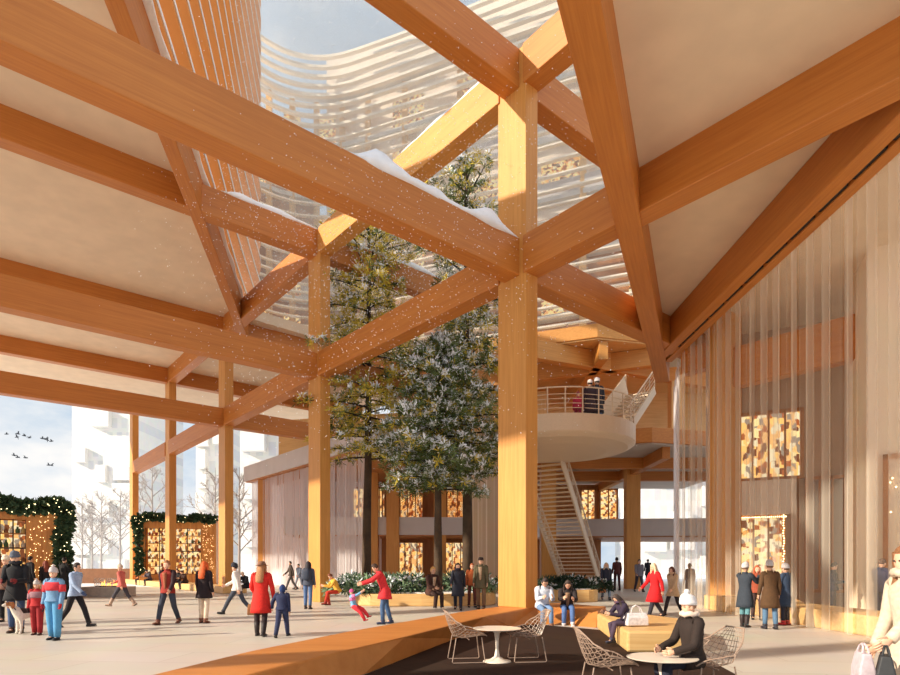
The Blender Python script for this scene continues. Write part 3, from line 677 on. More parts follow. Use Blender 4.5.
def kiosk(xc, W, Y, rot, H, d, label, win, glabel='', seed=1):
    """timber market kiosk turned by rot about its right front corner (xc, Y); win = (u0, u1, z0, z1) of its open lit shelf front"""
    x0 = xc-W*cos(rot); y0 = Y-W*sin(rot)
    t = thing('market_kiosk', label, 'kiosk', (x0, y0, 0), rot); w0, w1, z0, z1 = win[0]*W, win[1]*W, win[2], win[3]
    b = MB()
    if w0 > .05: b.box((w0/2, .08, H/2), (w0, .16, H))
    b.box(((w1+W)/2, .08, H/2), (W-w1, .16, H)); b.box(((w0+w1)/2, .08, z0/2), (w1-w0, .16, z0)); b.box(((w0+w1)/2, .08, (z1+H)/2), (w1-w0, .16, H-z1))
    b.box((W-.08, d/2+.05, H/2), (.16, d-.1, H)); b.box((.08, d/2+.05, H/2), (.16, d-.1, H)); b.box((W/2, d, H/2), (W, .16, H))
    b.build('timber_panels', KWOOD, t); MB().box((W/2, d/2, H+.06), (W+.1, d+.2, .12)).build('roof', KWOOD, t)
    b = MB(); n = max(3, int((z1-z0)/.62))
    for k in range(n): b.box(((w0+w1)/2, .75, z0+(z1-z0)*k/n+.03), (w1-w0, .7, .05))
    b.build('shelf', KWOOD, t)
    b = MB(); b.box(((w0+w1)/2, 1.2, (z0+z1)/2), (w1-w0, .05, z1-z0)); b.build('lit_backdrop', SHOP, t)
    b = MB()
    for k in range(5): b.box((w0+(w1-w0)*k/4, .06, (z0+z1)/2), (.06, .1, z1-z0))
    b.box(((w0+w1)/2, .05, z0+(z1-z0)*.5), (w1-w0, .1, .06)); b.build('window_frame', DARK, t)
    rnd = random.Random(seed); proto = None
    for k in range(n):
        for j in range(9):
            x = w0+(w1-w0)*(j+.5)/9; h = rnd.uniform(.2, .4)
            o = MB().lathe([(.001, 0), (.09, 0), (.1, .1), (.09, h*.6), (.045, h*.75), (.05, h), (.001, h)], n=8).build('jar', GOODS[rnd.randrange(5)])
            o.location = (x0+x*cos(rot)-.6*sin(rot), y0+x*sin(rot)+.6*cos(rot), z0+(z1-z0)*k/n+.056); tag(o, glabel, 'jar', glabel)
    rnd = random.Random(seed+5); pts = []
    for k in range(110): pts.append((w1+.1+(W-w1-.3)*rnd.random(), -.03, .6+(H-.9)*rnd.random()))
    lights_on(t, pts, .016)
    return lambda x, y, z: (x0+x*cos(rot)-y*sin(rot), y0+x*sin(rot)+y*cos(rot), z)
H1 = fz(508, 30.5)
kf = kiosk(fx(64, 30.5), 4.6, 30.5, .62, H1, 3.6, 'near timber market kiosk with a lit shelf front, at the left edge', (.2, .655, 1.1, fz(521, 30.5)), 'small jar on the lit shelves of the near kiosk', 2)
garland('dark green garland with lights along the top and side of the near kiosk', [kf(x, y, z) for x, y, z in [(-.3, -.2, H1+.1), (1.4, -.22, H1+.2), (3.0, -.22, H1-.05), (4.3, -.2, H1+.1), (4.7, -.15, H1-.3), (4.5, -.15, H1-1.6), (4.6, -.15, H1-3.0), (4.55, -.15, .5)]], .40, 4, 520)
H2 = fz(521, 53)
kf = kiosk(fx(216, 53), 6.2, 53, .3, H2, 4, 'far timber market kiosk glowing behind the slim column', (.08, .80, .9, H2-.7), 'small jar on the lit shelves of the far kiosk', 3)
garland('green garland along the top and left corner of the far kiosk', [kf(x, y, z) for x, y, z in [(.1, -.2, 1.2), (0, -.2, H2-1.2), (.1, -.25, H2+.1), (3.1, -.25, H2+.2), (6.2, -.25, H2+.15)]], .42, 6, 330)
b = MB(); yy = 57
o = MB().box((0, 0, .7), (fx(142, yy)-fx(66, yy), .5, 1.4)).build('garden_wall', plain((132, 92, 66), .8, .12, 3, 'brown_wall')); o.location = ((fx(142, yy)+fx(66, yy))/2, yy, 0); tag(o, 'low brown garden wall in the snow below the bare trees', 'garden wall', kind='thing')
t = thing('fire_table', 'grey block fire table with a small open flame, left of the woman in pink', 'fire table', (fx(109, 32), 32, 0))
MB().box((0, 0, .27), (2.3, 1.2, .54)).build('stone_block', CONC, t, bevel=.03); MB().box((0, 0, .56), (1.2, .5, .05)).build('burner_tray', DARK, t)
b = MB()
for k in range(6): b.tube([(-.4+.16*k, 0, .55), (-.4+.16*k+.03*(-1)**k, .02, .7), (-.38+.16*k, 0, .82+.10*sin(k*2))], [.05, .045, .005], 6)
b.build('flame', FIREM, t); b = MB()
for s in (-1, 1): b.box((0, .28*s, .78), (1.3, .015, .45)); b.box((.65*s, 0, .78), (.015, .56, .45))
b.build('glass_guard', GLASS, t)
BIRD = plain((60, 64, 72), .8, .1, 5, 'bird_feather'); rnd = random.Random(5)
bl = ['first', 'second']
b = MB(); b.ball((0, 0, 0), (.12, .42, .11), 7, 6)
for s in (-1, 1): b.add([(0, .15, .05), (0, -.12, .05), (s*.55, -.05, .3), (s*.6, .15, .32), (s*1.2, -.05, .12), (s*.55, -.05, .34), (0, .15, .09), (0, -.12, .09)], [(0, 1, 2, 3), (3, 2, 4), (6, 3, 5, 7), (3, 4, 5), (0, 6, 7, 1)])
bird = b.build('bird', BIRD); tag(bird, 'small dark bird in the flock crossing the left sky', 'bird', 'flock of birds in the left sky')
for k, (px, py) in enumerate([(3, 433), (10, 435), (17, 434), (25, 436), (32, 438), (38, 437), (44, 439), (50, 441), (57, 443), (6, 452), (14, 455), (24, 458), (32, 461), (40, 463), (46, 464)]):
    o = bird if k == 0 else bird.copy()
    if k: COL.objects.link(o)
    o.location = (fx(px, 120), 120+rnd.uniform(-4, 4), fz(py, 120)); o.rotation_euler = (rnd.uniform(-.3, .3), rnd.uniform(-.4, .4), -1.2+rnd.uniform(-.3, .3))
# ------------------------------------------------------------------ cafe tables and wire chairs
TOPM = plain((236, 222, 206), .35, .03, 3, 'table_white'); WIRE = plain((164, 140, 124), .35, .05, 9, 'chair_wire')
def table(px, py, Y, label):
    o = thing('cafe_table', label, 'table', (fx(px, Y), Y, .006)); h = fz(py, Y)-.006
    MB().lathe([(.001, h-.03), (.30, h-.03), (.405, h-.014), (.415, h-.004), (.405, h), (.001, h)], n=48).build('tabletop', TOPM, o, smooth=False)
    MB().lathe([(.001, h-.02), (.09, h-.03), (.05, h-.09), (.03, h-.22), (.028, h*.35), (.05, .09), (.13, .035), (.235, .015), (.245, .0), (.001, 0)], n=32).build('pedestal', TOPM, o, smooth=True)
table(497, 628, 10.2, 'round white pedestal table with two empty wire chairs')
table(662, 657, 7.15, 'round white pedestal table beside the seated woman in the white knit hat')
def chair_pt(u, v):
    """wire shell: u -1..1 across, v 0 front edge .. 1 top of back"""
    prof = [V((0, .30, .46)), V((0, .12, .43)), V((0, -.08, .40)), V((0, -.24, .44)), V((0, -.31, .60)), V((0, -.36, .76)), V((0, -.39, .88))]
    s = v*(len(prof)-1); i = min(int(s), len(prof)-2); p = prof[i].lerp(prof[i+1], s-i)
    w = [.25, .30, .36, .40, .39, .30, .17]; wi = w[i]+(w[i+1]-w[i])*(s-i)
    lift = .16*abs(u)**2.2*sin(pi*min(1, v*1.25))*(1 if v < .8 else (1-v)*5)
    return V((u*wi, p.y+.20*abs(u)**2*sin(pi*v)*.8, p.z+lift))
def wire_chair(x, y, rz, label, first=[None]):
    if first[0] is None:
        t = thing('wire_chair', label, 'chair', (x, y, .006), rz, 'wire chairs at the cafe tables')
        b = MB(); r = .0042
        for k in range(13):
            u = -1+2*k/12; b.tube([chair_pt(u, v/14) for v in range(15)], r, 4, cap=False)
        for k in range(15):
            v = k/14; b.tube([chair_pt(-1+2*i/12, v) for i in range(13)], r, 4, ref=(0, 0, 1), cap=False)
        b.build('wire_seat', WIRE, t)
        rim = [chair_pt(-1, v/14) for v in range(15)]+[chair_pt(-1+2*i/8, 1) for i in range(1, 8)]+[chair_pt(1, 1-v/14) for v in range(15)]+[chair_pt(1-2*i/8, 0) for i in range(1, 9)]
        MB().tube(rim, .009, 6, ref=(0, 0, 1)).build('rim', WIRE, t)
        for s in (-1, 1):
            MB().tube([(s*.22, .22, .43), (s*.25, .27, .03), (s*.25, .25, .01), (s*.25, -.27, .01), (s*.25, -.29, .03), (s*.22, -.22, .43)], .0095, 6).build('runner_leg', WIRE, t)
        MB().tube([(-.23, .0, .40), (.23, .0, .40)], .008, 6, ref=(0, 0, 1)).build('cross_bar', WIRE, t)
        first[0] = t; return t
    t = copy_tree(first[0]); t.location = (x, y, .006); t.rotation_euler = (0, 0, rz); t['label'] = label; return t
def toward(p, q): return atan2(-(q[0]-p[0]), q[1]-p[1])
T1 = (fx(497, 10.2), 10.2); T2 = (fx(662, 7.15), 7.15)
for dx, dy, T, lb in [(-.52, .05, T1, 'empty wire chair left of the table with two empty chairs'), (.52, .12, T1, 'empty wire chair right of the table with two empty chairs'),
                      (-.62, .15, T2, 'empty wire chair left of the table beside the woman in the white knit hat'), (.62, .18, T2, 'wire chair the woman in the white knit hat sits in')]:
    p = (T[0]+dx, T[1]+dy); wire_chair(p[0], p[1], toward(p, T)+(.25 if dx < 0 else -.1), lb)
# ------------------------------------------------------------------ people
SKIN = [plain((226, 178, 150), .6, .05, 20, 'skin_light'), plain((200, 148, 118), .6, .05, 20, 'skin_tan'), plain((120, 82, 62), .6, .05, 20, 'skin_dark')]
EYEM = plain((46, 34, 28), .3, .05, 20, 'iris'); LIPM = plain((176, 96, 88), .5, .05, 20, 'lip')
def hmat(hc, ang, yaw=0):
    M = Matrix.Rotation(yaw, 4, 'Z') @ Matrix.Rotation(-ang, 4, 'X'); M.translation = hc; return M
def head_fn(p, d):
    x, y, z = p
    if d.z < 0:
        x *= 1-.30*(-d.z)**1.3
        if d.y < 0: y *= 1-.35*(-d.z)
        else: y *= 1+.02*(-d.z)
    if d.y > .55: y = y-.10*(d.y-.55)*.06/.094
    nose = exp(-((d.x/.16)**2+((d.z+.12)/.20)**2)) if d.y > 0 else 0
    eyes = sum(exp(-(((d.x-s*.42)/.17)**2+((d.z-.06)/.13)**2)) for s in (-1, 1)) if d.y > 0 else 0
    brow = exp(-(((abs(d.x)-.36)/.3)**2+((d.z-.26)/.1)**2)) if d.y > 0 else 0
    mouth = exp(-((d.x/.30)**2+((d.z+.55)/.10)**2)) if d.y > 0 else 0
    chin = exp(-((d.x/.3)**2+((d.z+.88)/.16)**2)) if d.y > 0 else 0
    return V((x, y+.024*nose-.011*eyes+.005*brow+.006*mouth+.012*chin, z))
BODIES = []
def dirv(a, o=0): return V((sin(o), cos(o)*sin(a), -cos(o)*cos(a)))
POSE = {
 'stand':  dict(legs=((4, 3), (-4, 4)), arms=((4, 9, 14), (-3, 9, 16))),
 'stand2': dict(legs=((2, 2), (6, 10)), arms=((14, 8, 30), (10, 9, 26))),
 'walk':   dict(legs=((24, 6), (-17, 18)), arms=((-22, 8, 12), (22, 8, 22)), lean=3),
 'walk2':  dict(legs=((-15, 16), (22, 5)), arms=((20, 8, 20), (-20, 8, 10)), lean=3),
 'stride': dict(legs=((32, 6), (-24, 16)), arms=((-26, 8, 14), (26, 8, 30)), lean=5),
 'hold':   dict(legs=((3, 3), (-3, 4)), arms=((14, 8, 75), (14, 8, 75)), hp=12),
 'pocket': dict(legs=((4, 4), (-4, 4)), arms=((-8, 14, 38), (-8, 14, 38))),
 'photo':  dict(legs=((5, 3), (-5, 5)), arms=((55, 10, 75), (50, 10, 80)), hp=-2),
 'sit':    dict(legs=((84, 82), (80, 88)), arms=((18, 8, 50), (22, 8, 46)), lean=8, sit=1),
 'sitphone': dict(legs=((84, 78), (82, 92)), arms=((18, 6, 82), (18, 6, 78)), lean=16, hp=24, sit=1),
 'sitlean': dict(legs=((88, 74), (84, 96)), arms=((24, 6, 62), (30, 6, 58)), lean=24, hp=18, sit=1),
 'bend':   dict(legs=((10, 12), (-6, 10)), arms=((42, 6, 20), (46, 6, 16)), lean=20, hp=22),
 'swing':  dict(legs=((70, 30), (52, 20)), arms=((118, 8, 14), (112, 8, 16)), lean=-12),
}
def person(name_label, X, Y, Hm, face, pose, top, pants, shoes, head, skin=0, z=0, seat=None, extra=None, boots=False, hy=0, **ov):
    """top = (style, rgb); legs rgb; shoes rgb; head = dict(hair=(style,rgb), hat=(style,rgb)); face = heading vector"""
    P = dict(POSE[pose]); P.update(ov); sc = Hm/1.75; e = extra or {}
    lean = radians(P.get('lean', 0)); hp = radians(P.get('hp', 0)); up = V((0, sin(lean), cos(lean))); sp = V((0, 0, 0))
    legsA = [tuple(radians(v) for v in q) for q in P['legs']]; armsA = [tuple(radians(v) for v in q) for q in P['arms']]
    J = {}; J['pel'] = V((0, 0, 0)); J['chest'] = up*.36; J['nk'] = up*.50
    hd = V((0, sin(lean+hp*.6), cos(lean+hp*.6))); J['hc'] = J['nk']+hd*.145+V((0, .025, 0))
    spread = P.get('spread', .0)
    for i, s in ((0, -1), (1, 1)):
        a, bnd = legsA[i]; J['hip', s] = V((s*.09, 0, -.03)); J['kn', s] = J['hip', s]+dirv(a, s*(.03+spread))*.43
        J['an', s] = J['kn', s]+dirv(a-bnd, s*.01)*.42; J['ph', s] = a-bnd
        a, o, eb = armsA[i]; J['sh', s] = up*.445+V((s*.175, 0, 0)); J['el', s] = J['sh', s]+dirv(a+lean*.5, s*o)*.285
        inn = radians(P.get('inn', 16)) if eb > radians(25) else -o*.4
        J['wr', s] = J['el', s]+dirv(a+eb+lean*.5, -s*inn)*.25
        J['hd', s] = dirv(a+eb+lean*.5+.15, -s*inn*1.2)
    if seat is not None: dz = seat+.115*1
    else: dz = -min(J['an', -1].z, J['an', 1].z)+.085
    base = V((0, 0, dz))
    for k in list(J):
        if isinstance(J[k], Vector) and not (isinstance(k, tuple) and k[0] == 'hd'): J[k] = J[k]+base
    fxv, fyv = face; rz = atan2(-fxv, fyv)
    t = thing('person', name_label, 'person', (X, Y, z), rz, None, sc)
    # ---- body: one skinned figure, finished later together with all others
    vs = []; ed = []; rd = []
    def vtx(p, r, par=None):
        vs.append(tuple(p)); rd.append(r); 
        if par is not None: ed.append((par, len(vs)-1))
        return len(vs)-1
    r0 = vtx(J['pel'], (.115, .085)); r1 = vtx(J['pel'].lerp(J['chest'], .5), (.10, .075), r0); r2 = vtx(J['chest'], (.115, .085), r1); r3 = vtx(J['nk'].lerp(J['chest'], .25), (.06, .055), r2); r4 = vtx(J['nk'], (.048, .048), r3); vtx(J['nk'].lerp(J['hc'], .5), (.046, .046), r4)
    for s in (-1, 1):
        a = vtx(J['sh', s], (.05, .05), r2); a = vtx(J['el', s], (.036, .036), a); a = vtx(J['wr', s], (.024, .022), a)
        a = vtx(J['hip', s], (.08, .08), r0); a = vtx(J['kn', s], (.05, .05), a); a = vtx(J['an', s], (.034, .034), a); vtx(J['an', s]+V((0, .10, -.05)), (.025, .025), a)
    me = bpy.data.meshes.new('body'); me.from_pydata(vs, ed, []); bo = bpy.data.objects.new('body', me); link(bo, t)
    m = bo.modifiers.new('skin', 'SKIN'); m.use_smooth_shade = True; m.use_x_symmetry = False
    if not me.skin_vertices:
        bpy.context.view_layer.objects.active = bo
        bmx = bmesh.new(); bmx.from_mesh(me); bmx.verts.layers.skin.verify(); bmx.to_mesh(me); bmx.free()
    for i, r in enumerate(rd): me.skin_vertices[0].data[i].radius = r
    me.skin_vertices[0].data[0].use_root = True
    ss = bo.modifiers.new('sub', 'SUBSURF'); ss.levels = 1; ss.render_levels = 1
    h = MB(); HM = hmat(J['hc'], lean*.6+hp, radians(hy)); R3 = HM.to_3x3()
    h.ball(J['hc'], (.076, .094, .118), 22, 18, 0, R3, head_fn)
    for s in (-1, 1):
        h.ball(HM @ V((s*.031, .0735, .008)), .0085, 8, 6, 1); h.ball(HM @ V((s*.078, -.004, -.006)), (.012, .022, .032), 8, 6, 0, R3)
    h.ball(HM @ V((0, .083, -.066)), (.026, .010, .008), 8, 6, 2, R3)
    gl = e.get('gloves')
    for s in (-1, 1):
        w = J['wr', s]; f = J['hd', s].normalized(); nrm = V((-s, 0, 0)); nrm = (nrm-f*nrm.dot(f)).normalized(); sd = f.cross(nrm)
        if sd.y < 0: sd = -sd
        mi = 3 if gl else 0
        h.tube([w-f*.02, w+f*.02, w+f*.06, w+f*.085], [(.024, .022), (.034, .016), (.042, .015), (.038, .011)], 10, mi, ref=tuple(sd))
        for k, (o_, L) in enumerate(((-.030, .066), (-.010, .075), (.010, .080), (.029, .072))):
            b0 = w+f*.075+sd*o_; curl = .35+.1*k*.3
            p1 = b0+f*L*.42+nrm*.006; p2 = p1+(f*cos(curl)+nrm*sin(curl))*L*.32; p3 = p2+(f*cos(curl*2)+nrm*sin(curl*2))*L*.28
            h.tube([b0, p1, p2, p3], [.0095, .009, .008, .006], 6, mi, ref=tuple(sd))
        b0 = w+f*.025+sd*.030; p1 = b0+(f*.6+sd*.75)*.032; p2 = p1+(f*.9+sd*.25+nrm*.3)*.028; p3 = p2+(f*.95+nrm*.3)*.02
        h.tube([b0-sd*.01, p1, p2, p3], [.013, .011, .010, .007], 6, mi, ref=tuple(nrm))
    BODIES.append((bo, h, [SKIN[skin], EYEM, LIPM, plain(gl or (40, 36, 40), .8)]))
    # ---- trousers
    lm = plain(pants, .85, .12, 40); b = MB()
    for s in (-1, 1):
        hp_, kn, an = J['hip', s], J['kn', s], J['an', s]
        pts = [hp_+V((0, 0, .06)), hp_, hp_.lerp(kn, .5), kn.lerp(hp_, .12), kn, kn.lerp(an, .14), kn.lerp(an, .45), an+(an-kn)*.03]
        fat = e.get('fat', 1)
        b.tube(pts, [r*fat for r in (.080, .092, .080, .070, .069, .066, .064, .052 if not e.get('flare') else .07)], 12, ref=(1, 0, 0) if not P.get('sit') else (1, 0, 0))
    b.tube([J['pel']-up*.10, J['pel']-up*.03, J['pel']+up*.06, J['pel']+up*.14], [(.11, .075), (.162, .105), (.160, .104), (.15, .10)], 16)
    b.build('trousers', lm, t, smooth=True)
    # ---- shoes
    sm = plain(shoes, .6, .15, 20)
    for s in (-1, 1):
        an = J['an', s]; ph = J['ph', s]; pit = -.75*ph if ph < -.08 else (-.35*ph if ph > .25 else 0)
        if P.get('sit'): pit = 0
        f = V((s*.10, cos(pit), -sin(pit))).normalized(); dn = V((0, -sin(pit), -cos(pit)))
        b = MB(); c = an+dn*.045
        b.tube([c-f*.075+dn*-.0, c-f*.06, c, c+f*.07, c+f*.13, c+f*.165, c+f*.178], [(.026, .022), (.036, .038), (.040, .046), (.044, .034), (.045, .026), (.036, .020), (.016, .010)], 12, ref=(1, 0, 0))
        top_ = (an+(J['kn', s]-an)*(.62 if boots else .12)); b.tube([c, an, an.lerp(top_, .5), top_], [(.040, .044), (.052, .056), (.062, .066), (.072 if boots else .056, .074 if boots else .058)], 12)
        so_ = b.build('boot' if boots else 'shoe', sm, t, smooth=True)
        b = MB(); b.box(c+dn*.036+f*.045, (.075, .24, .018), M=Matrix((V((1, 0, 0)), f, V((1, 0, 0)).cross(f))).transposed()); b.build('sole', DARK, so_)
    # ---- top garment
    style, rgb = top; tm = plain(rgb, .88, .14, 26); b = MB()
    puff = 1.10 if style in ('puffer', 'suit') else 1.0
    up2 = up
    def R(x, y): return (x*puff, y*puff)
    pel, ch, nk = J['pel'], J['chest'], J['nk']
    rings = [(pel+up2*.10, R(.160, .115)), (pel+up2*.20, R(.165, .118)), (pel+up2*.30, R(.185, .128)), (pel+up2*.39, R(.198, .124)), (pel+up2*.445, R(.180, .105)), (pel+up2*.478, R(.118, .085)), (pel+up2*.500, R(.076, .074)), (pel+up2*.535, R(.066, .070))]
    low = []
    if seat is not None:
        low = [(pel-up2*.06, R(.185, .150)), (pel+up2*.02, R(.182, .145))]
    else:
        hem = {'jacket': -.10, 'puffer': -.12, 'vest': -.10, 'suit': -.02, 'coat': -.42, 'longcoat': -.56, 'parka': -.26}[style]
        def legc(zz):
            ys = []
            for s in (-1, 1):
                A, B, C = J['hip', s], J['kn', s], J['an', s]
                if zz > B.z: u = (A.z-zz)/max(.05, A.z-B.z); ys.append(A.lerp(B, min(1, max(0, u))).y)
                else: u = (B.z-zz)/max(.05, B.z-C.z); ys.append(B.lerp(C, min(1, max(0, u))).y)
            return (ys[0]+ys[1])/2, abs(ys[0]-ys[1])/2
        nst = 4
        for k in range(nst, 0, -1):
            q = hem*k/nst; c_, sp_ = legc(pel.z+q)
            g = 1+.28*min(1, k/nst)*(1 if hem < -.2 else .1)
            low.append((V((0, c_*.9, pel.z+q)), R(.190*g, min(.15*g+sp_*.6, .34))))
        low.append((pel, R(.188, .140)))
    rings = low+rings
    b.tube([r[0] for r in rings], [r[1] for r in rings], 20, cap=True)
    mats = [tm]; sleeve = 0
    if style == 'vest': mats.append(plain(e.get('sleeve', (40, 34, 36)), .85)); sleeve = 1
    for s in (-1, 1):
        sh, el, wr = J['sh', s], J['el', s], J['wr', s]
        mid = sh+V((-s*.05, 0, .012)); pts = catmull([mid, sh, sh.lerp(el, .5), el, el.lerp(wr, .5), wr+(wr-el)*.04], 3)
        n_ = len(pts); b.tube(pts, [(.078-.033*(i/(n_-1))**.8)*puff for i in range(n_)], 12, sleeve, ref=(1, 0, 0))
        if style in ('coat', 'longcoat', 'parka') and seat is not None:
            hp_, kn = J['hip', s], J['kn', s]; b.tube([hp_-(kn-hp_)*.1, hp_.lerp(kn, .3), hp_.lerp(kn, .72 if style == 'longcoat' else .5)], [.118, .112, .104], 12)
    gm = b.build({'jacket': 'jacket', 'puffer': 'puffer_jacket', 'vest': 'vest_jacket', 'suit': 'snowsuit', 'coat': 'coat', 'longcoat': 'long_coat', 'parka': 'parka'}[style], mats, t, smooth=True)
    b = MB(); b.tube([nk-up2*.035, nk+up2*.0, nk+up2*.045], [(.082, .082), (.078, .08), (.074, .078)], 14, cap=False); b.build('collar', tm, gm, smooth=True)
    if e.get('front'):                                   # open front / shirt stripe lying on the chest
        b = MB(); fr = []
        for k in range(7):
            q = .02+.44*k/6; c = pel+up2*q+V((0, cos(lean), -sin(lean)))*((.121+.018*sin(q*4.5))*puff); w_ = .028+.035*k/6
            fr.append([c+V((-w_, -.004, 0)), c+V((0, .012, 0)), c+V((w_, -.004, 0))])
        b.rings(fr, 0, False, False); o_ = b.build('shirt_front', plain(e['front'], .85), t, smooth=True)
        o_.modifiers.new('s', 'SOLIDIFY').thickness = .008
    if e.get('patch'):
        b = MB(); b.tube([pel+up2*.24, pel+up2*.30, pel+up2*.39, pel+up2*.445], [R(.178, .129), R(.192, .137), R(.205, .132), R(.186, .112)], 20)
        for s in (-1, 1): b.tube([J['sh', s].lerp(J['el', s], q) for q in (.25, .6, .85)], [.083*puff, .078*puff, .074*puff], 12)
        b.build('colour_panel', plain(e['patch'], .85), t, smooth=True)
    # ---- hair and hat
    hr = head.get('hair'); ht = head.get('hat')
    if hr:
        st, hc = hr; b = MB()
        def hair_fn(p, d):
            q = head_fn(p, d)*1.0; k = 1.13
            if d.y > .35 and d.z < .42: k = .90
            elif st == 'short' and d.z < -.35: k = .88
            elif d.z < -.15 and d.y > .05: k = .93 if st == 'short' else 1.08
            return V((q.x*k, q.y*k-.004, q.z*(k if d.z > 0 else 1)+.006))
        b.ball(J['hc'], (.077, .095, .119), 20, 16, 0, R3, hair_fn)
        if st == 'long':
            B0 = [HM @ V((0, -.05, .04)), HM @ V((0, -.085, -.08)), J['nk']+up*-.02+V((0, -.105, 0)), J['nk']-up*.13+V((0, -.135, 0)), J['nk']-up*.22+V((0, -.135, 0))]
            b.tube(catmull(B0, 3), [(.080, .055)]*3+[(.090, .055)]*3+[(.098, .05)]*3+[(.09, .045)]*3+[(.04, .02)], 14)
        if st == 'long':
            for q in (-1, 1): b.tube(catmull([HM @ V((q*.058, .035, .075)), HM @ V((q*.082, .012, .0)), HM @ V((q*.085, .0, -.09)), J['nk']-up*.02+V((q*.095, .035, 0)), J['nk']-up*.14+V((q*.10, .075, 0))], 3), [.028]*3+[.034]*3+[.036]*3+[.034]*3+[.012], 8)
        if st == 'bun': b.ball(HM @ V((0, -.11, .05)), .045, 10, 8)
        b.build('hair', plain(hc, .7, .25, 60), t, smooth=True)
    if ht:
        st, hc = ht; hm_ = plain(hc, .9, .12, 60); b = MB(); names = {'beanie': 'beanie', 'pom': 'bobble_hat', 'cap': 'cap', 'brim': 'brimmed_hat', 'hood': 'hood'}
        if st in ('beanie', 'pom'):
            prof = [(.092, .025), (.101, .028), (.102, .072), (.096, .074), (.096, .10), (.080, .142), (.05, .166), (.002, .175)]
            rs = [[HM @ V((r*.93*cos(2*pi*j/20), r*1.12*sin(2*pi*j/20)-.008, z_-.0-.012*sin(2*pi*j/20)*-1)) for j in range(20)] for r, z_ in prof]
            b.rings(rs)
        elif st in ('cap', 'brim'):
            prof = [(.086, .035), (.096, .04), (.095, .085), (.082, .125), (.05, .14), (.002, .142)]
            b.rings([[HM @ V((r*.93*cos(2*pi*j/20), r*1.12*sin(2*pi*j/20)-.006, z_)) for j in range(20)] for r, z_ in prof])
            if st == 'cap': b.ball(HM @ V((0, .115, .045)), (.066, .072, .008), 14, 6, 0, R3)
            else: b.rings([[HM @ V((r*.93*cos(2*pi*j/24), r*1.08*sin(2*pi*j/24), z_)) for j in range(24)] for r, z_ in ((.08, .052), (.155, .038), (.158, .044), (.08, .06))])
        elif st == 'hood':
            def hood_fn(p, d):
                k = 1.26
                if d.y > .5: k = .80
                elif d.y > .25: k = 1.30
                return V((p.x*k, p.y*k-.012, p.z*k))
            b.ball(J['hc'], (.078, .096, .118), 20, 16, 0, R3, hood_fn)
        ho_ = b.build(names[st], hm_, t, smooth=True)
        if st == 'pom': b = MB(); b.ball(HM @ V((0, 0, .195)), .036, 10, 8); b.build('bobble', hm_, ho_, smooth=True)
    if e.get('scarf'):
        b = MB(); n_ = 16; c = nk+up*.055+V((0, .012, 0)); b.tube([c+V((.088*cos(2*pi*k/n_), .095*sin(2*pi*k/n_), .012*sin(k*2.1))) for k in range(n_+1)], .036, 8, ref=(0, 0, 1)); b.build('scarf', plain(e['scarf'], .95, .2, 30), t, smooth=True)
    if e.get('pack'):
        b = MB(); c = pel+up*.30+V((0, -.205, 0)); b.ball(c, (.15, .10, .22), 14, 10, 0, None, lambda p, d: V((math.copysign(abs(p.x)**.6*.15**.4, p.x), math.copysign(abs(p.y)**.7*.10**.3, p.y), math.copysign(abs(p.z)**.7*.22**.3, p.z))))
        for s in (-1, 1): b.tube([c+V((s*.09, .06, .16)), pel+up*.47+V((s*.11, 0, .02)), pel+up*.36+V((s*.12, .135, 0)), pel+up*.16+V((s*.13, .10, 0))], .018, 6)
        o_ = b.build('backpack', plain(e['pack'], .8), None, smooth=True); o_.location = (X, Y, z); o_.rotation_euler = (0, 0, rz); o_.scale = (sc,)*3
        tag(o_, e['packlabel'], 'backpack')
    t['_'] = 0; del t['_']
    M = Matrix.Translation((X, Y, z)) @ Matrix.Rotation(rz, 4, 'Z') @ Matrix.Scale(sc, 4)
    t_world = {k: M @ v for k, v in J.items() if isinstance(v, Vector) and not (isinstance(k, tuple) and k[0] == 'hd')}
    return t_world
def finish_bodies():
    bpy.context.view_layer.update(); dg = bpy.context.evaluated_depsgraph_get()
    for bo, h, mats in BODIES:
        ev = bo.evaluated_get(dg); me = bpy.data.meshes.new_from_object(ev)
        vs = [tuple(v.co) for v in me.vertices]; fs = [tuple(p.vertices) for p in me.polygons]
        b = MB(); b.add(vs, fs, 0); b.add(h.v, h.f, 0); b.m = [0]*len(fs)+h.m
        bo.modifiers.clear(); old = bo.data; bo.data = b.mesh('body', mats, True); bpy.data.meshes.remove(me)
def handbag(p, w, h, d, rgb, label, rz=0, strap=.16, name='handbag', cat='bag'):
    t = thing(name, label, cat, tuple(p), rz); m = plain(rgb, .6, .15, 20); b = MB()
    b.rings([[V((sx*w/2*k, sy*d/2*k2, z_)) for sx, sy in ((-1, -1), (1, -1), (1, 1), (-1, 1))] for z_, k, k2 in ((-h-strap, .92, .9), (-h*.95-strap, 1, 1), (-h*.4-strap, .98, 1), (-strap, .9, .55))])
    b.build('bag_body', m, t, bevel=.012)
    for s in (-1, 1):
        MB().tube([(-w*.28, s*d*.2, -strap), (-w*.2, s*d*.12, -strap*.35), (0, s*d*.06, -.005), (w*.2, s*d*.12, -strap*.35), (w*.28, s*d*.2, -strap)], .009, 6, ref=(0, 1, 0)).build('strap', m, t)
    return t
CAM, AWAY, LEFT, RIGHT = (0, -1), (0, 1), (-1, 0), (1, 0)
BLK = (30, 28, 34); JEAN = (62, 84, 124); BROWN = (96, 60, 40)
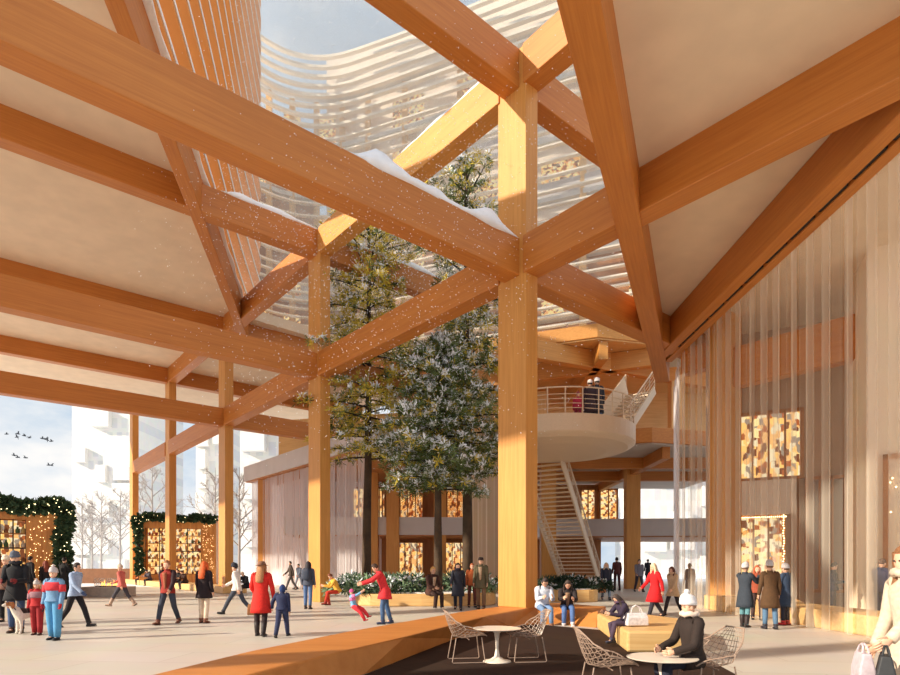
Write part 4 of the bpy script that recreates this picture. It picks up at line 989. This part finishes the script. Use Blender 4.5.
def pp(px, feet, top, label, face, pose, topg, pants, shoes, head, zf=0, Yd=None, **k):
    """stand a person with the feet seen at row feet and the head top at row top"""
    Y = Yd if Yd else F*(EYE-zf)/(feet-HY); Hm = (feet-top)*Y/F
    if Yd: Hm = fz(top, Y)-zf
    return person(label, fx(px, Y), Y, Hm, face, pose, topg, pants, shoes, head, z=zf, **k)
# --- left foreground group
A = pp(16, 633, 552, 'person in long black coat and grey knit hat standing with the dog at the left', (.25, -1), 'hold', ('parka', (26, 26, 32)), JEAN, (70, 50, 40), dict(hat=('beanie', (92, 100, 116))), extra=dict(gloves=(130, 40, 44), scarf=(40, 40, 48)))
pp(6, 622, 556, 'person with a cream knit hat half hidden behind the dog owner', (.4, -1), 'stand', ('jacket', (120, 84, 70)), BLK, BLK, dict(hat=('beanie', (236, 218, 196))))
B1 = pp(37, 635, 581, 'small child in red snowsuit and pale hat beside the dog', (.2, -1), 'stand', ('suit', (176, 36, 40)), (150, 30, 36), (60, 30, 30), dict(hat=('pom', (196, 188, 186))), extra=dict(fat=1.35, patch=(150, 110, 120), gloves=(60, 30, 40)))
B2 = pp(54, 640, 568, 'child in light blue snow trousers, red-patched jacket and white bobble hat', CAM, 'stand', ('suit', (112, 152, 190)), (84, 150, 196), (26, 28, 36), dict(hat=('pom', (196, 190, 192))), extra=dict(fat=1.35, patch=(206, 52, 62), gloves=(196, 40, 50)))
pp(75, 627, 560, 'person in pale blue jacket walking right past the children', RIGHT, 'walk', ('jacket', (158, 178, 210)), BLK, BLK, dict(hair=('short', (50, 36, 32))), extra=dict(gloves=(70, 90, 130)))
pp(30, 596, 556, 'person in black standing at the shelf of the near kiosk', (.5, 1), 'stand', ('parka', (24, 22, 28)), BLK, BLK, dict(hair=('short', (40, 28, 24))), Yd=28.5)
pp(46, 592, 559, 'person with a reddish scarf striding in front of the near kiosk', (-.6, .6), 'walk', ('jacket', (40, 34, 38)), (120, 110, 90), BLK, dict(hair=('long', (130, 60, 44))), Yd=29)
pp(64, 598, 557, 'person in black coat at the garlanded corner of the near kiosk', (.2, 1), 'stand2', ('longcoat', (22, 22, 26)), BLK, BLK, dict(hair=('short', (30, 24, 24))), Yd=29.2)
pp(122, 606, 562, 'person in salmon pink jacket striding left past the fire table', LEFT, 'stride', ('jacket', (204, 104, 94)), (64, 62, 72), (180, 150, 130), dict(hat=('beanie', (210, 188, 172))), boots=True)
pp(168, 624, 558, 'man in dark red padded vest walking towards the camera', (-.1, -1), 'walk2', ('vest', (150, 44, 34)), (56, 62, 78), (110, 60, 44), dict(hair=('short', (150, 96, 60))), extra=dict(sleeve=(50, 28, 34), front=(150, 84, 56)))
pp(204, 623, 561, 'woman with long orange hair, black coat and cream trousers seen from behind', (.15, 1), 'stand', ('parka', (34, 20, 26)), (226, 206, 184), (120, 70, 50), dict(hair=('long', (212, 92, 36))))
pp(237, 614, 560, 'person in white jacket and dark cap striding left', (-1, -.1), 'stride', ('jacket', (228, 222, 218)), (66, 72, 86), (34, 34, 40), dict(hair=('short', (40, 34, 36)), hat=('beanie', (44, 46, 58))))
RC = pp(261, 636, 561, 'woman in bright red coat and brown hat walking away with a child', AWAY, 'walk', ('coat', (206, 38, 30)), (44, 30, 32), (36, 26, 28), dict(hair=('long', (170, 120, 80)), hat=('brim', (132, 92, 70))), boots=True, arms=((6, 12, 26), (-2, 16, 10)), legs=((4, 2), (-6, 10)))
NC = pp(282, 637, 583, 'child in navy hooded snowsuit walking hand in hand with the woman in the red coat', AWAY, 'walk2', ('suit', (36, 44, 78)), (40, 48, 82), (30, 30, 40), dict(hat=('hood', (40, 62, 112))), arms=((20, 34, 10), (-5, 8, 10)), extra=dict(fat=1.2))
handbag(RC['wr', -1]+V((-.03, 0, -.06)), .36, .26, .14, (150, 104, 60), 'brown handbag held by the woman in the bright red coat', .2, .14)
pp(291, 588, 560, 'distant person in dark jacket walking left beside another', (-.8, -.4), 'walk', ('jacket', (74, 62, 56)), (90, 84, 84), BLK, dict(hair=('short', (60, 44, 36))), Yd=41)
pp(299, 588, 563, 'distant person in grey jacket walking next to the second column', (-.5, -.8), 'walk2', ('jacket', (110, 120, 140)), (150, 160, 176), BLK, dict(hair=('short', (60, 50, 46))), Yd=42)
pp(308, 609, 561, 'backpacker in grey jacket and blue jeans seen from behind', (.1, 1), 'stand', ('jacket', (72, 78, 96)), (84, 112, 158), (60, 44, 40), dict(hair=('long', (44, 40, 48))), extra=dict(pack=(58, 66, 84), packlabel='dark backpack on the person in blue jeans by the second column'))
MW = pp(385, 624, 561, 'woman in red padded jacket bending over a swinging child', (-1, -.12), 'bend', ('parka', (200, 44, 52)), (62, 92, 132), (50, 60, 90), dict(hair=('short', (66, 44, 32))))
cy_ = F*EYE/(624-HY)
person('small child in blue and red with a pink hat swung by the woman in red', MW['wr', -1].x-.28, cy_-.05, 1.02, (.9, -.1), 'swing', ('suit', (120, 176, 214)), (214, 52, 62), (196, 40, 56), dict(hat=('beanie', (214, 86, 150))), z=.10, extra=dict(fat=1.4, patch=(210, 120, 170)))
pp(458, 610, 561, 'woman with dark hair in black padded coat walking towards the camera', (-.05, -1), 'walk', ('coat', (36, 38, 52)), (38, 42, 60), (30, 30, 36), dict(hair=('long', (44, 28, 28))), extra=dict(scarf=(50, 44, 60)))
pp(472, 604, 563, 'person in orange brown jacket standing behind the man in the olive coat', (.2, -1), 'stand', ('jacket', (168, 84, 40)), (92, 44, 36), BLK, dict(hair=('short', (150, 80, 40))), Yd=23.6)
pp(481, 606, 557, 'man in olive coat and dark cap standing by the middle column', (-.25, -1), 'stand', ('parka', (92, 84, 62)), (128, 96, 72), (60, 44, 36), dict(hair=('short', (90, 80, 72)), hat=('cap', (56, 42, 38))), Yd=22.6, extra=dict(front=(196, 168, 140)))
def seated(px, Y, seat, top, label, face, pose, topg, pants, shoes, head, **k):
    Hs = (fz(top, Y)-seat); hm = Hs/1.02*1.75/1.02*1.12*.93
    return person(label, fx(px, Y), Y, max(1.2, hm), face, pose, topg, pants, shoes, head, z=0, seat=seat/(max(1.2, hm)/1.75), **k)
seated(338, 24.6, .50, 569, 'child in yellow jacket and red trousers seated at the left end of the round planter', (-.9, -.4), 'sitlean', ('jacket', (232, 176, 70)), (190, 52, 34), (150, 36, 30), dict(hair=('short', (120, 66, 40))))
seated(431, 23.85, .50, 563, 'blond person in dark brown coat seated on the round planter', (.6, -.8), 'sit', ('coat', (72, 42, 34)), (60, 38, 34), (40, 28, 28), dict(hair=('short', (214, 158, 92))), extra=dict(front=(222, 190, 160)))
seated(542.5, 16.9, HB, 572, 'person in white and blue puffer jacket seated at the middle column', (.12, -1), 'sitphone', ('puffer', (206, 212, 226)), (112, 140, 180), (130, 90, 70), dict(hair=('short', (52, 40, 40))))
seated(567, 16.8, HB, 573, 'person in black jacket and blue jeans seated looking down, second on the bench', (-.12, -1), 'sitlean', ('jacket', (44, 36, 38)), (82, 112, 166), (206, 200, 206), dict(hair=('long', (62, 50, 46))), extra=dict(front=(150, 116, 90)))
Ys = 12.35
seated(627, Ys, HB, 587, 'person in dark purple coat seated on the low seat block, bent over a phone', (-.95, -.3), 'sitlean', ('coat', (52, 40, 62)), (74, 58, 78), (50, 54, 76), dict(hair=('long', (72, 58, 54))), extra=dict(scarf=(86, 66, 92)))
handbag((fx(634, 12.15)+.05, 12.2, HB+.44), .46, .26, .22, (228, 222, 224), 'white bag lying on the seat block beside the person in purple', .2, .16)
W = seated(693, 7.25, .43, 588, 'woman in dark brown coat and white knit hat seated at the near cafe table', (-.98, -.2), 'sit', ('coat', (44, 32, 28)), (30, 34, 52), (30, 26, 28), dict(hair=('short', (150, 110, 84)), hat=('pom', (226, 222, 224))), extra=dict(scarf=(226, 206, 190)), lean=4, hp=2)
OB = pp(606, 600, 561, 'person in dark jacket and pale jeans walking forward with an orange bag', (-.1, -1), 'walk', ('jacket', (52, 56, 76)), (140, 164, 196), (60, 60, 76), dict(hair=('long', (206, 180, 150))), extra=dict(scarf=(196, 180, 170)))
handbag(OB['wr', 1]+V((0, 0, -.08)), .34, .42, .14, (222, 134, 84), 'orange shopping bag carried by the person in pale jeans', 0, .12, 'shopping_bag')
pp(617, 585, 557, 'distant person in dark red standing at the wide column beyond the stair', (-.2, 1), 'stand', ('jacket', (84, 40, 40)), (70, 30, 36), BLK, dict(hair=('short', (40, 30, 30))), Yd=40)
pp(639, 589, 558, 'distant person in grey walking right of the wide column', (0, -1), 'walk', ('jacket', (120, 116, 128)), (64, 64, 80), BLK, dict(hair=('short', (50, 40, 40))), Yd=38)
pp(648, 578, 559, 'far dark figure in the bright rear opening', (0, 1), 'stand', ('coat', (40, 40, 50)), BLK, BLK, dict(hair=('short', (40, 30, 30))), Yd=58)
pp(655, 618, 561, 'woman in red coat with blond hair walking left beside the woman in beige', (-1, -.35), 'walk', ('coat', (208, 24, 32)), (44, 40, 52), (50, 40, 48), dict(hair=('long', (232, 204, 168))))
pp(673, 615, 565, 'woman in beige coat and dark hair walking left', (-1, -.5), 'walk2', ('parka', (196, 168, 136)), (44, 36, 42), (60, 40, 40), dict(hair=('long', (84, 44, 36))), extra=dict(scarf=(206, 176, 146)))
pp(690, 604, 563, 'person in grey behind the sheer curtain near the wide column', (-.3, 1), 'stand', ('coat', (150, 130, 120)), (120, 104, 98), BLK, dict(hair=('short', (110, 84, 72))), Yd=27)
pp(745, 627, 563, 'person in dark teal jacket and white hat raising a phone, in the group of four', (.85, .55), 'photo', ('coat', (52, 60, 72)), (92, 140, 150), (44, 34, 36), dict(hat=('beanie', (196, 190, 192)), hair=('short', (120, 90, 70))), boots=True)
pp(757, 624, 565, 'person with reddish hair behind the raised phone in the group of four', (-.3, -1), 'stand', ('jacket', (150, 72, 50)), (70, 50, 50), BLK, dict(hair=('long', (176, 84, 48))), Yd=18.2)
pp(770, 629, 561, 'person in long brown coat and white knit hat seen from behind in the four', (.1, 1), 'stand', ('coat', (84, 58, 34)), (86, 118, 150), (44, 40, 50), dict(hat=('beanie', (196, 190, 192)), hair=('short', (110, 80, 60))))
NB = pp(786, 625, 564, 'person in navy coat with red shoes at the right of the group of four', (-.5, 1), 'stand2', ('coat', (46, 62, 88)), (44, 48, 64), (214, 60, 66), dict(hat=('beanie', (196, 190, 192)), hair=('short', (90, 64, 50))))
handbag(NB['wr', 1]+V((.10, -.05, -.02)), .40, .26, .16, (38, 42, 60), 'dark navy handbag held by the person with red shoes', .2, .16)
pp(833, 607, 562, 'person in black seen through the sheer curtain, standing beyond the bench', (.7, -.4), 'hold', ('jacket', (36, 38, 50)), (30, 30, 40), BLK, dict(hair=('short', (60, 48, 44))), Yd=18.7)
NV = pp(881, 613, 558, 'person in navy seen through the curtain at the right edge, holding a bag', (.8, .2), 'hold', ('jacket', (44, 48, 76)), (58, 64, 96), BLK, dict(hair=('short', (96, 72, 60))), Yd=16.5)
handbag(NV['wr', -1]+V((.06, 0, .0)), .38, .26, .16, (56, 66, 104), 'navy bag held by the person in navy behind the curtain', 1.2, .14)
# --- near woman cut by the right frame edge
WR = person('woman with brown hair and long cream coat at the right frame edge, carrying shopping bags', 4.03, 5.15, 1.84, (-1, .0), 'stand', ('coat', (206, 188, 168)), (64, 66, 90), (60, 44, 40), dict(hair=('long', (132, 88, 56))), lean=4, arms=((30, 8, 14), (4, 9, 14)), extra=dict(scarf=(200, 180, 160)))
handbag(WR['wr', -1]+V((-.06, -.02, -.05)), .24, .36, .13, (44, 46, 50), 'dark shopping bag with colour streaks held by the woman in the cream coat', 1.0, .08, 'shopping_bag')
handbag(WR['wr', -1]+V((-.14, .13, -.05)), .24, .34, .12, (196, 180, 188), 'pale lilac shopping bag held behind the dark one by the woman in cream', 1.25, .08, 'shopping_bag')
# --- people seated under the far column row
SE = [(145, 'person in dark coat with blond hair seated left on the far bench', (52, 34, 34), (150, 100, 60)), (154, 'person in grey coat seated second from the left on the far bench', (84, 80, 92), (70, 50, 40)), (183, 'person in black seated on the far bench between the walking man and the red-haired woman', (28, 24, 30), (40, 28, 28)),
      (190, 'person in dark brown seated right of the one in black on the far bench', (66, 40, 34), (60, 40, 30)), (252, 'person in black with a pale scarf seated at the right end of the far bench', (28, 28, 34), (206, 180, 160))]
for px, lb, c, hcol in SE:
    u = (px-HX)/F; a = gp(2)-D2*0; s_ = (u*a.y-a.x)/(D2.x-u*D2.y); q = a+D2*s_-D1*.28
    person(lb, q.x, q.y, 1.95, (-.767+.3, -.641-.3), 'sit' if px % 2 else 'sitlean', ('coat', c), (40, 36, 44), BLK, dict(hair=('short', hcol)), seat=.42/(1.95/1.75))
# --- people on the landing and the upper terraces
for px, top, face, tg, lg, hd, lb, Yq in [(590, 380, (.15, 1), ('coat', (58, 40, 46)), (44, 38, 46), dict(hat=('beanie', (206, 190, 186)), hair=('short', (60, 40, 30))), 'adult in dark plum coat and pale hat on the round landing', 28.4),
        (597, 378, (-.1, 1), ('coat', (46, 46, 56)), (92, 120, 160), dict(hat=('beanie', (214, 206, 206)), hair=('short', (60, 50, 40))), 'adult in charcoal coat and white hat at the right of the pair on the landing', 28.6),
        (578, 392, (.4, 1), ('suit', (176, 40, 66)), (130, 36, 56), dict(hat=('beanie', (150, 70, 70))), 'child in dark pink jacket on the landing beside the two adults', 28.2)]:
    person(lb, fx(px, Yq), Yq, fz(top, Yq)-lz, face, 'stand', tg, lg, BLK, hd, z=lz)
person('tiny person at the snowy roof terrace edge right of the middle column', fx(567, 43.2), 43.2, 1.75, CAM, 'stand', ('jacket', (50, 60, 84)), (60, 90, 140), BLK, dict(hair=('short', (40, 34, 34))), z=17.5)
for px, zz, lb in [(412, 38.3, 'tiny person in dark clothes on the upper balcony of the louvred building'), (388, 33.3, 'tiny person in red on a balcony of the louvred building'), (345, 33.3, 'tiny person near the curved end of the louvred building balcony')]:
    i = min(range(len(FP)), key=lambda i: abs(HX+F*(FP[i].x)/(FP[i].y)-px)); q = offset(FP, .75)[i]
    person(lb, q.x, q.y, 1.8, CAM, 'stand', ('jacket', (40, 44, 48) if px != 388 else (170, 50, 50)), BLK, BLK, dict(hair=('short', (40, 30, 28))), z=zz-.4)
finish_bodies()
# ------------------------------------------------------------------ dog
dg0 = ground(27, 634)
t = thing('dog', 'white, black and tan beagle standing beside the person in black', 'dog', tuple(dg0), -.5+pi)
DW, DB, DT = plain((222, 212, 200), .9, .12, 20, 'dog_white'), plain((52, 42, 40), .9, .15, 20, 'dog_black'), plain((164, 106, 64), .9, .15, 20, 'dog_tan')
sk = [((0, -.24, .50), .105), ((0, -.05, .50), .115), ((0, .16, .51), .13), ((0, .27, .60), .085), ((0, .33, .70), .07), ((0, .36, .76), .075), ((0, .47, .73), .042), ((0, .54, .715), .034)]
vs = [V(p) for p, r in sk]; rd = [r for p, r in sk]; ed = [(i, i+1) for i in range(7)]
def ch(par, pts):
    for p, r in pts: vs.append(V(p)); rd.append(r); ed.append((par, len(vs)-1)); par = len(vs)-1
for s in (-1, 1):
    ch(2, [((s*.08, .17, .38), .055), ((s*.08, .16, .24), .036), ((s*.08, .17, .08), .028), ((s*.08, .21, .025), .03)])
    ch(0, [((s*.085, -.24, .38), .075), ((s*.085, -.17, .27), .05), ((s*.085, -.30, .16), .032), ((s*.085, -.27, .06), .028), ((s*.085, -.23, .025), .03)])
ch(0, [((0, -.38, .58), .028), ((0, -.46, .70), .018), ((0, -.47, .80), .012)])
me = bpy.data.meshes.new('body'); me.from_pydata(vs, ed, []); bo = bpy.data.objects.new('body', me); link(bo, t)
bo.modifiers.new('skin', 'SKIN').use_smooth_shade = True
bmx = bmesh.new(); bmx.from_mesh(me); bmx.verts.layers.skin.verify(); bmx.to_mesh(me); bmx.free()
for i, r in enumerate(rd): me.skin_vertices[0].data[i].radius = (r, r)
me.skin_vertices[0].data[1].use_root = True
bo.modifiers.new('sub', 'SUBSURF').levels = 1
bpy.context.view_layer.update(); me2 = bpy.data.meshes.new_from_object(bo.evaluated_get(bpy.context.evaluated_depsgraph_get()))
h = MB(); h.add([tuple(v.co) for v in me2.vertices], [tuple(p.vertices) for p in me2.polygons])
for i, p in enumerate(me2.polygons):
    c = p.center
    h.m[i] = 1 if (c.z > .5 and -.28 < c.y < .18) else (2 if (c.z > .70 and c.y < .45) else 0)
h.ball((0, .575, .72), (.02, .018, .016), 8, 6, 1)
for s in (-1, 1): h.ball((s*.045, .425, .785), .013, 8, 6, 1)
bo.modifiers.clear(); bo.data = h.mesh('dog_body', [DW, DB, DT], True)
for s in (-1, 1): MB().ball((s*.085, .345, .72), (.02, .045, .085), 10, 8).build('ear', DT, t, smooth=True)
MB().tube([V((.085*cos(2*pi*k/12), .30+.03*sin(2*pi*k/12)*1, .635+.085*sin(2*pi*k/12)*.6)) for k in range(13)], .012, 6, ref=(0, 1, 0)).build('collar', DARK, t)
lp = [A['wr', 1]+V((0, 0, -.06)), A['wr', 1].lerp(dg0+V((0, 0, .6)), .55)+V((0, 0, -.08)), dg0+V((.1, -.28, .66))]
tag(MB().tube(catmull(lp, 5), .008, 5).build('leash', DARK), 'dark leash from the gloved hand to the beagle', 'leash')
# ------------------------------------------------------------------ falling snow
rnd = random.Random(11); b = MB()
for k in range(11000):
    py = rnd.triangular(-10, 470, 190); Y = rnd.uniform(11.5, 30); px = rnd.gauss(390, 110)
    x = (px-HX)/F*Y; z = EYE+(HY-py)/F*Y
    if z < 4.2 or x < -8.4-.2*(Y-14.9)+.4: continue
    if x > EDGE0.x+(Y-EDGE0.y)*(EDGE1.x-EDGE0.x)/(EDGE1.y-EDGE0.y)-.4: continue
    r = rnd.uniform(.006, .018)*(Y/18); c = V((x, Y, z))
    b.add([c+V(q)*r for q in ((1, 0, 0), (-1, 0, 0), (0, 1, 0), (0, -1, 0), (0, 0, 1), (0, 0, -1))], [(0, 2, 4), (2, 1, 4), (1, 3, 4), (3, 0, 4), (2, 0, 5), (1, 2, 5), (3, 1, 5), (0, 3, 5)])
tag(b.build('falling_snow', SNOW), 'snowflakes drifting down through the sky opening', 'snow', kind='stuff')
